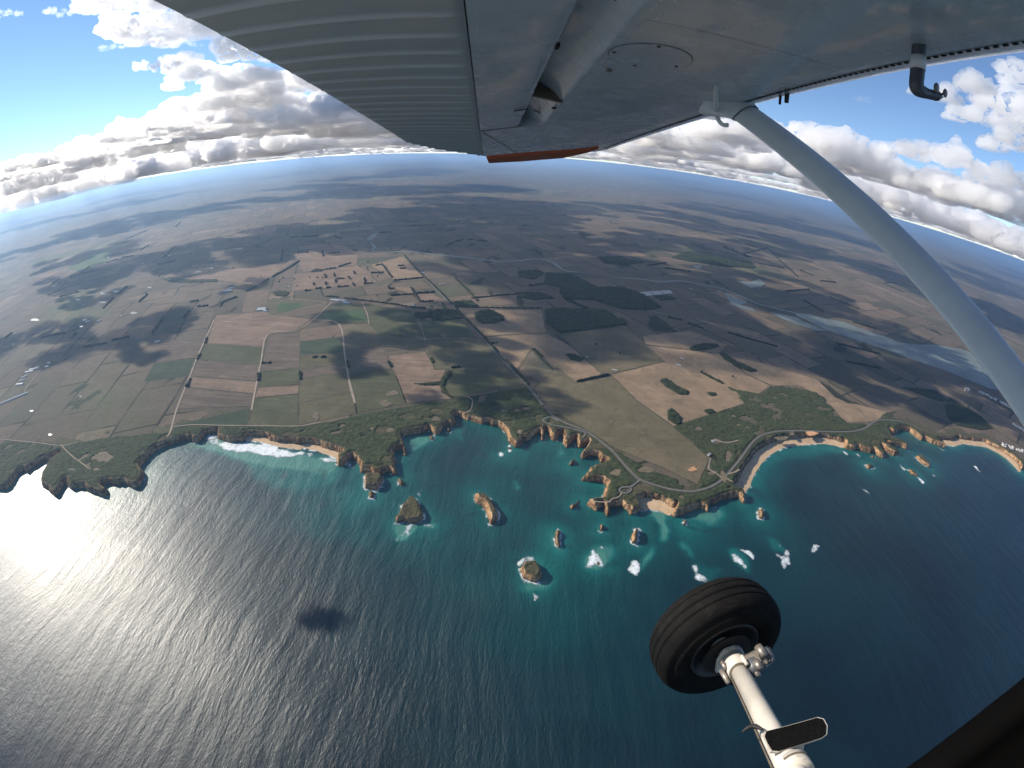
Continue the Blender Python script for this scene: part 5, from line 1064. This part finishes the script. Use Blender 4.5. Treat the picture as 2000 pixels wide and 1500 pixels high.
# cove ahead of the flap, concave, with its end webs
cv = [(.36, 1.20), (.46, 1.165), (.56, 1.115), (.63, 1.06), (.672, 1.015), (.692, 1.0), (.70, .9995)]
for s0, s1 in ((-.9, 4.72), (4.80, 6.32)):
    P = np.zeros((14, len(cv), 3))
    for a, t in enumerate(np.linspace(0, 1, 14)):
        for b, (f, n) in enumerate(cv): P[a, b] = (f * HW, (s0 + ((s1 if s1 < 5 else hinge_out(f) + .02) - s0) * t) * HW, n * HW)
    skin('flap_cove', P, PW, wing)
bm = bmesh.new()
for s in (4.70, 4.78): pass
V = [bm.verts.new((f * HW, s * HW, n * HW)) for s in (4.72, 4.79) for f, n in ((.37, 1.20), (.37, 1.04), (.70, .985), (.70, 1.03))]
for q in ((0, 1, 2, 3), (7, 6, 5, 4), (0, 4, 5, 1), (1, 5, 6, 2), (2, 6, 7, 3), (3, 7, 4, 0)): bm.faces.new([V[i] for i in q])
link('flap_web', from_bm('flap_web', bm), BRASS, wing)
skin('cove_end', [[(f * HW, (hinge_out(f) + .02) * HW, n * HW) for f, n in cv], [(f * HW, (hinge_out(f) + .035) * HW, 1.0 * HW) for f, n in cv]], PW, wing)
bm = bmesh.new(); bmesh.ops.create_icosphere(bm, subdivisions=2, radius=.012, matrix=Matrix.Translation(at_n((1082, 211), HW * .995)) @ Matrix.Diagonal((1, 1.4, .5, 1))); link('bump_stop', from_bm('bump_stop', bm), BLK, wing, True)
bm = bmesh.new(); bmesh.ops.create_cube(bm, size=1, matrix=Matrix.Translation(at_n((1089, 90), HW * 1.02)) @ Matrix.Diagonal((.010, .035, .012, 1))); link('bump_stop', from_bm('bump_stop', bm), BLK, flap)
def tube(name, pts, rad, mat, parent, seg=14, flat=1.0, side=None, caps=True, smooth=True, n=8):
    """A swept tube through smoothed points; rad may be a list; flat squashes it along its normal."""
    pts = [Vector(p) for p in pts]; l = smooth_line3(pts, n) if len(pts) > 2 else np.array([tuple(pts[0]), tuple(pts[-1])]); k = len(l)
    rr = np.interp(np.linspace(0, 1, k), np.linspace(0, 1, len(rad)), rad) if hasattr(rad, '__len__') else np.full(k, rad)
    t = np.gradient(l, axis=0); t /= np.linalg.norm(t, axis=1)[:, None]; u0 = np.array(side if side is not None else (0.13, .21, .97), float); P = []
    for i in range(k):
        u = u0 - t[i] * (u0 @ t[i]); u /= np.linalg.norm(u); w = np.cross(t[i], u)
        P.append([l[i] + rr[i] * (math.cos(x) * u + math.sin(x) * w * flat) for x in np.linspace(0, 2 * math.pi, seg + 1)])
    me = grid_mesh(name, P); bm = bmesh.new(); bm.from_mesh(me); bmesh.ops.remove_doubles(bm, verts=bm.verts, dist=1e-6)
    if caps: bmesh.ops.holes_fill(bm, edges=[e for e in bm.edges if e.is_boundary], sides=0)
    bmesh.ops.recalc_face_normals(bm, faces=bm.faces); bm.to_mesh(me); bm.free(); return link(name, me, mat, parent, smooth)
def smooth_line3(pts, n=8):
    p = np.array([tuple(v) for v in pts], float); q = np.concatenate([[2 * p[0] - p[1]], p, [2 * p[-1] - p[-2]]]); out = []
    for i in range(1, len(q) - 2):
        t = np.linspace(0, 1, n, endpoint=False)[:, None]; a, b, c, d = q[i - 1], q[i], q[i + 1], q[i + 2]
        out.append(.5 * (2 * b + (c - a) * t + (2 * a - 5 * b + 4 * c - d) * t ** 2 + (3 * b - a - 3 * c + d) * t ** 3))
    out.append(p[-1:]); return np.concatenate(out)
tube('cable', [at_n(p, HW * 1.09) for p in ((1200, -6), (1210, 12), (1209, 28), (1201, 36))], .0035, BLK, wing, 8)
bm = bmesh.new(); bmesh.ops.create_icosphere(bm, subdivisions=2, radius=.013, matrix=Matrix.Translation(at_n((1200, 33), HW * 1.085)) @ Matrix.Diagonal((1, 1, .5, 1))); link('grommet', from_bm('grommet', bm), BLK, wing, True)
tube('cable', [at_n(p, HW * 1.08) for p in ((1043, 216), (1053, 220), (1060, 228), (1058, 231))], .003, BLK, wing, 8); tube('seam_lip', [at_n((1004, 217), HW * .99), at_n((1030, 213), HW * .985)], .003, DARK, flap, 6)
# inspection panel: disc let into the skin with a dark gap and four screws
c0 = at_n((1270, 111), HW); rad = (at_n((1338, 101), HW) - at_n((1202, 120), HW)).length / 2
def ring(name, r0, r1, z, mat, parent, seg=64, a0=0, a1=2 * math.pi):
    P = [[(c0.x + r * math.cos(x), c0.y + r * math.sin(x), z) for x in np.linspace(a0, a1, seg + 1)] for r in (r0, r1)]; return skin(name, P, mat, parent, False)
ip = ring('inspection_panel', .001, rad - .0026, HW - .0012, PW, wing); ring('panel_gap', rad - .0017, rad, HW - .0006, DARK, ip)
for x in (.4, 1.7, 3.1, 4.6):
    bm = bmesh.new(); bmesh.ops.create_cone(bm, cap_ends=True, segments=10, radius1=.0055, radius2=.0045, depth=.002, matrix=Matrix.Translation((c0.x + (rad - .016) * math.cos(x), c0.y + (rad - .016) * math.sin(x), HW - .0022))); link('screw', from_bm('screw', bm), DARK, ip)
bm = bmesh.new(); bmesh.ops.create_icosphere(bm, subdivisions=2, radius=.009, matrix=Matrix.Translation(at_n((1189, 138), HW * .99)) @ Matrix.Diagonal((1.3, 1.3, .6, 1))); link('drain_plug', from_bm('drain_plug', bm), STEEL, wing, True)
# rivet rows
bm = bmesh.new()
def rivet(f, s, n=1.0, r=.0024): bmesh.ops.create_cone(bm, cap_ends=True, segments=6, radius1=r * .5, radius2=r, depth=.0016, matrix=Matrix.Translation((f * HW, s * HW, n * HW - .0008)))
for s in np.arange(1.0, 9.0, .062): rivet(.745, s); rivet(.80, s + .03)
for s0 in (2.35, 3.2, 4.15, 5.2, 6.3, 7.4):
    for f in np.arange(.8, 2.0, .075): rivet(f, s0, np.interp(f, [1.3, 1.6, 1.85, 2.02], [1.001, 1.006, 1.018, 1.032]))
for s in np.arange(1.2, 7.2, .08): rivet(-.10, s)
for f in np.arange(-.1, 2.0, .07): rivet(f, 7.5)
for s in np.arange(.8, 9.0, .353): rivet(-.22, s, 1.0, .003); rivet(-1.48, s + .1, 1.004, .003); rivet(-1.40, s - .08, 1.004, .003)
tag(link('rivets', from_bm('rivets', bm), PGREY, wing), kind='stuff')
for s0 in (2.38, 4.18, 6.33):
    skin('skin_lap', [[(f * HW, s * HW, np.interp(f, [1.3, 1.6, 1.85, 2.02], [1.001, 1.006, 1.018, 1.032]) * HW - .0006) for f in np.linspace(.74, 2.02, 20)] for s in (s0, s0 + .0035)], DARK, wing)
# leading-edge lap with its row of screws
bm = bmesh.new(); sl = np.arange(-.5, 8.6, .03)
for k, s in enumerate(np.arange(-.5, 8.8, .052)):
    bmesh.ops.create_cube(bm, size=1, matrix=Matrix.Translation((2.155 * HW, s * HW, 1.0465 * HW - .001)) @ Matrix.Rotation(-.13, 4, 'Y') @ Matrix.Diagonal((.0075, .011, .003, 1)))
tag(link('lap_screws', from_bm('lap_screws', bm), DARK, wing), kind='stuff')
P = [[((f) * HW, s * HW, n * HW - .0012) for s in np.linspace(-.9, 8.9, 50)] for f, n in ((2.128, 1.0432), (2.136, 1.0441))]; skin('lap_seam', P, DARK, wing)
# slanted joint lines outboard
for pa, pb, w in (((940, 257), (1059, 243), .004), ((942, 258), (1012, 300), .006)):
    A, B_ = at_n(pa, HW * .998), at_n(pb, HW * .998); d = (B_ - A).normalized(); q = Vector((-d.y, d.x, 0)) * w; skin('joint', [[A + q, B_ + q], [A - q, B_ - q]], DARK, wing, False)
# orange drooped tip
tipu = [at_n(p, HW * .998) for p in ((949, 305), (1010, 299), (1080, 294), (1150, 291), (1170, 289))]
tipl = [at_n(p, HW * .90) if k < 1 else at_n(p, HW * (.90 + .022 * k)) for k, p in enumerate(((955, 319), (1020, 315.5), (1100, 309), (1146, 299), (1170, 290)))]
tipu2 = [Vector((v.x, v.y + .10, v.z + .05)) for v in tipu]
ol = [Vector((l.x, l.y + .10, l.z + .02)) for l in tipl]
mid = [u.lerp(l, .45) + Vector((0, .035 if k < 4 else .004, 0)) for k, (u, l) in enumerate(zip(tipu, tipl))]
skin('wing_tip', [tipu2, tipu, mid, tipl, ol, tipu2], PO, wing, False)
P_end = [[tipu2[0], tipu[0]], [ol[0], tipl[0]]]; skin('wing_tip_end', P_end, PO, wing, False)
# airspeed probe under the leading edge
b0 = at_n((1795, 92), HW * 1.02); e0 = at_s((1789, 178), b0.y); t0_ = at_s((1838, 189), b0.y - .005); mid0 = b0.lerp(e0, .55)
pb = tube('probe', [b0 + Vector((0, 0, .03)), b0, mid0, b0.lerp(e0, .86), e0 + (t0_ - e0) * .12 + Vector((0, 0, .004)), e0.lerp(t0_, .45), e0.lerp(t0_, .86)], [.0165, .0165, .0165, .0165, .0155, .0115, .0115], PROBE, plane, 18)
tube('tape_collar', [b0.lerp(e0, .22), b0.lerp(e0, .52)], .0178, PGREY, pb, 18); tube('probe_tip', [e0.lerp(t0_, .80), e0.lerp(t0_, 1.08)], [.0125, .002], STEEL, pb, 14)
hub = e0.lerp(t0_, .80)
for px, r in (((1829, 172), .0125), ((1846, 182), .0105)):
    c = at_s(px, hub.y - .012); d = (c - hub); bm = bmesh.new()
    bmesh.ops.create_icosphere(bm, subdivisions=2, radius=r, matrix=Matrix.Translation(c) @ Matrix.Diagonal((.75, .35, 1, 1))); tube('vane_arm', [hub, c], .0028, DARK, pb, 6); link('vane', from_bm('vane', bm), STEEL, pb, True)
# drain and vent tubes
tube('vent_tube', [at_n((1399, 165), HW * 1.02), at_n((1398, 195), HW * .97), at_d((1399, 222), 2.0), at_d((1405, 237), 1.98), at_d((1413, 244), 1.97), at_d((1422, 244.5), 1.96)], .0085, PGREY, wing, 12)
for px, r in (((1537, 187), .010), ((1524, 190.5), .006)):
    bm = bmesh.new(); bmesh.ops.create_cone(bm, cap_ends=True, segments=10, radius1=r * .8, radius2=r, depth=.05, matrix=Matrix.Translation(at_n(px, HW * 1.05))); link('drain_valve', from_bm('drain_valve', bm), BLK, wing)
# strut
A = at_d((1431, 205), 2.02); Bq = at_d((1951.5, 705), 1.40); ax = (Bq - A).normalized(); Bx = A + ax * ((Bq - A).length * 1.55)
def strut_section(c, ch, th, seg=28):
    fz = Vector((.86, -.1, .50)); fz = (fz - ax * fz.dot(ax)).normalized(); w = ax.cross(fz)
    out = []
    for x in np.linspace(0, 2 * math.pi, seg + 1):
        cx, sx = math.cos(x), math.sin(x); taper = (1 - .45 * max(0, -cx) ** 1.5)
        out.append(c + fz * (ch / 2 * cx) + w * (th / 2 * sx * taper))
    return out
Lk = (Bx - A).length
st = skin('strut', [strut_section(A + ax * (Lk * t), .112, .046) for t in np.linspace(0, 1, 24)], PGREY, plane)
skin('strut_fairing', [strut_section(A - ax * .05, .26, .15), strut_section(A - ax * .01, .21, .11), strut_section(A + ax * .03, .165, .075), strut_section(A + ax * .065, .132, .058), strut_section(A + ax * .085, .122, .054)], PGREY, st)
skin('fairing_joint', [strut_section(A + ax * .084, .1235, .0555), strut_section(A + ax * .088, .1235, .0555)], DARK, st)
# main wheel and leg
W0 = at_d((1399, 1246), 1.60); H0 = at_d((1436, 1296), 1.505); L1 = at_d((1553, 1520), 1.03)
axl = Vector((.05, -.99, .12)).normalized()          # axle, towards the fuselage
uu = axl.orthogonal().normalized(); vv = axl.cross(uu)
def lathe(name, prof, mat, parent, seg=72, c=W0, smooth=True):
    P = [[c + axl * h + (uu * math.cos(x) + vv * math.sin(x)) * r for x in np.linspace(0, 2 * math.pi, seg + 1)] for h, r in prof]
    o = skin(name, P, mat, parent, smooth); return o
gear = empty('landing_gear'); gear.parent = plane
R_ = .216; Wt = .078
tp = []
for h in np.linspace(-Wt, Wt, 61):
    u = abs(h) / Wt; r = R_ - .030 * u ** 3.2 - .03 * max(0, u - .86) ** 1 * 3
    for g0 in (-.030, .0, .030):
        if abs(h - g0) < .0035: r -= .0075
    tp.append((h, r))
side = [(Wt + .004, .172), (Wt + .002, .150), (Wt - .006, .130), (Wt - .016, .120), (Wt - .03, .112)]
lathe('tyre', [(-h, r) for h, r in side[::-1]] + tp + side, RUB, gear)
lathe('rim', [(Wt - .020, .119), (Wt - .012, .116), (Wt - .012, .109), (Wt - .040, .100), (Wt - .05, .075), (Wt - .05, .03)], RIMM, gear)
lathe('brake_disc', [(Wt - .010, .040), (Wt - .010, .080), (Wt - .004, .082), (Wt - .002, .078), (Wt - .002, .040)], DARK, gear)
hubc = W0 + axl * (Wt + .012)
bm = bmesh.new(); rr2 = [(.060, .2), (.05, .9), (.047, 1.5), (.05, 2.3), (.045, 3.3), (.055, 3.9), (.058, 4.5), (.044, 5.4)]
top = [bm.verts.new(hubc + axl * .008 + (uu * math.cos(x) + vv * math.sin(x)) * r) for r, x in rr2]; bot = [bm.verts.new(hubc - axl * .004 + (uu * math.cos(x) + vv * math.sin(x)) * r) for r, x in rr2]
bm.faces.new(top); bm.faces.new(bot[::-1])
for i in range(8): j = (i + 1) % 8; bm.faces.new((top[j], top[i], bot[i], bot[j]))
bmesh.ops.recalc_face_normals(bm, faces=bm.faces); link('axle_flange', from_bm('axle_flange', bm), PL, gear)
ld_ = (L1 - H0).normalized(); leg0 = W0 + axl * (Wt - .02)
leg0 = H0 - ld_ * .035
leg = tube('leg', [leg0, L1 + ld_ * .3], [.0245, .0275], PL, gear, 32)
tube('leg_socket', [leg0 - ld_ * .012, leg0 + ld_ * .10], [.0355, .032], PL, gear, 32); tube('socket_rim', [leg0 + ld_ * .098, leg0 + ld_ * .106], [.0312, .0312], BRASS, gear, 32)
tube('flange_ring', [leg0 - ld_ * .030, leg0 - ld_ * .004], [.040, .038], PL, gear, 28)
tube('brake_line', [leg0 + ld_ * .05 + Vector((-.019, 0, -.022)), leg0 + ld_ * .25 + Vector((-.020, 0, -.022)), leg0 + ld_ * .62 + Vector((-.021, 0, -.024))], .0026, BRASS, gear, 8)
# caliper: block, cylinder, bolts
cal = at_d((1476, 1290), 1.49)
def boxp(name, c, size, mat, parent, rot=(0, 0, 0), bev=.004):
    bm = bmesh.new(); bmesh.ops.create_cube(bm, size=1, matrix=Matrix.Diagonal((*size, 1))); bmesh.ops.bevel(bm, geom=bm.edges[:], offset=bev, segments=2, affect='EDGES')
    o = link(name, from_bm(name, bm), mat, parent); o.location = c; o.rotation_euler = rot; return o
cp = boxp('brake_caliper', cal, (.055, .055, .085), STEEL, gear, (.5, .3, .5), .010)
def loose(name, c, d, r, L, mat): return tube(name, [Vector(c) - Vector(d).normalized() * L / 2, Vector(c) + Vector(d).normalized() * L / 2], r, mat, gear, 12, smooth=False)
loose('caliper_cylinder', at_d((1472, 1303), 1.455), axl, .021, .045, PROBE); loose('caliper_bolt', at_d((1481, 1299), 1.435), axl, .0105, .03, STEEL); loose('caliper_bolt', at_d((1487, 1272), 1.46), axl, .012, .04, STEEL)
loose('caliper_bolt', at_d((1477, 1313), 1.44), axl, .009, .03, STEEL); loose('caliper_bolt', at_d((1454, 1290), 1.44), axl, .006, .035, PL); loose('flange_bolt', at_d((1416, 1322), 1.46), axl, .008, .05, STEEL); loose('flange_bolt', at_d((1414, 1300), 1.47), axl, .006, .03, STEEL)
boxp('caliper_bracket', at_d((1490, 1284), 1.485), (.022, .05, .07), PROBE, gear, (.4, .2, .3), .006); boxp('lever', at_d((1430, 1325), 1.47), (.04, .03, .02), DARK, gear, (.3, .2, .9))
# step pad on the leg
nn = at_d((1553, 1432), 1.10).z + .012
cs_ = [at_n(p, nn) for p in ((1496, 1428), (1596, 1401), (1608, 1404), (1615, 1417), (1614, 1434), (1606, 1440), (1520, 1467), (1508, 1466), (1499, 1452), (1493, 1438))]
def slab(name, pts, th, mat, parent, grow=1.0):
    c = sum(pts, Vector()) / len(pts); pts = [c + (p - c) * grow for p in pts]; bm = bmesh.new(); a = [bm.verts.new(p) for p in pts]; b = [bm.verts.new(p - Vector((0, 0, th))) for p in pts]
    bm.faces.new(a); bm.faces.new(b[::-1]); k = len(pts)
    for i in range(k): j = (i + 1) % k; bm.faces.new((a[j], a[i], b[i], b[j]))
    bmesh.ops.recalc_face_normals(bm, faces=bm.faces); return link(name, from_bm(name, bm), mat, parent)
sp_ = slab('step_plate', [p - Vector((0, 0, .0012)) for p in cs_], .008, PL, gear, 1.035); slab('grip_pad', cs_, .0016, GRIT, gear, .985)
tube('step_bracket', [at_d((1548, 1470), 1.10), at_d((1556, 1440), 1.12)], .020, PL, gear, 16)
tube('clamp_collar', [at_d((1549, 1488), 1.068), at_d((1561, 1512), 1.04)], .0310, PL, gear, 32); tube('clamp_strap', [at_d((1551, 1492), 1.063), at_d((1553, 1496), 1.059)], .0317, BRASS, gear, 32)
tube('tie_wire', [at_d((1490, 1425), 1.12), at_d((1475, 1419), 1.13), at_d((1462, 1421), 1.13), at_d((1449, 1430), 1.13)], [.003, .006, .005, .002], BLK, gear, 8)
# rubber edge of the window opening, close to the lens
wl = [(2150, 1170), (2060, 1268), (2000, 1322), (1930, 1378), (1850, 1440), (1770, 1500), (1680, 1560), (1560, 1630)]
# the cabin side behind the lens, with the open window the picture is taken through
bm = bmesh.new(); yo, depth = -.10, 1.1
xs, zs = [-3.2, -.42, .34, 2.2], [-.92, -.40, .22, .46]
for a in range(3):
    for b in range(3):
        if a == 1 and b == 1: continue
        V = [bm.verts.new(p) for p in ((xs[a], yo, zs[b]), (xs[a + 1], yo, zs[b]), (xs[a + 1], yo, zs[b + 1]), (xs[a], yo, zs[b + 1]))]; bm.faces.new(V[::-1])
for q in (((xs[0], yo, zs[0]), (xs[3], yo, zs[0]), (xs[3], yo - depth, zs[0] - .05), (xs[0], yo - depth, zs[0] - .05)), ((xs[0], yo, zs[3]), (xs[0], yo - depth, zs[3]), (xs[3], yo - depth, zs[3]), (xs[3], yo, zs[3])),
          ((xs[0], yo - depth, zs[0] - .05), (xs[3], yo - depth, zs[0] - .05), (xs[3], yo - depth, zs[3]), (xs[0], yo - depth, zs[3])), ((xs[0], yo, zs[0]), (xs[0], yo - depth, zs[0] - .05), (xs[0], yo - depth, zs[3]), (xs[0], yo, zs[3])), ((xs[3], yo, zs[0]), (xs[3], yo, zs[3]), (xs[3], yo - depth, zs[3]), (xs[3], yo - depth, zs[0] - .05))):
    bm.faces.new([bm.verts.new(p) for p in q])
bmesh.ops.remove_doubles(bm, verts=bm.verts, dist=1e-5); link('fuselage', from_bm('fuselage', bm), PW, plane)
sill = [[at_d((x + dx, y + dy), dd) for x, y in wl] for dx, dy, dd in ((3, 4, .30), (0, 0, .285), (8, 10, .272), (30, 36, .268), (44, 52, .272), (60, 72, .282), (260, 300, .29))]
skin('window_sill', sill, basic('dark_window_trim', (.002, .002, .0022), .9, var=.2, scale=30, spec=.04), plane)
print('done', round(time.time() - T0, 1))
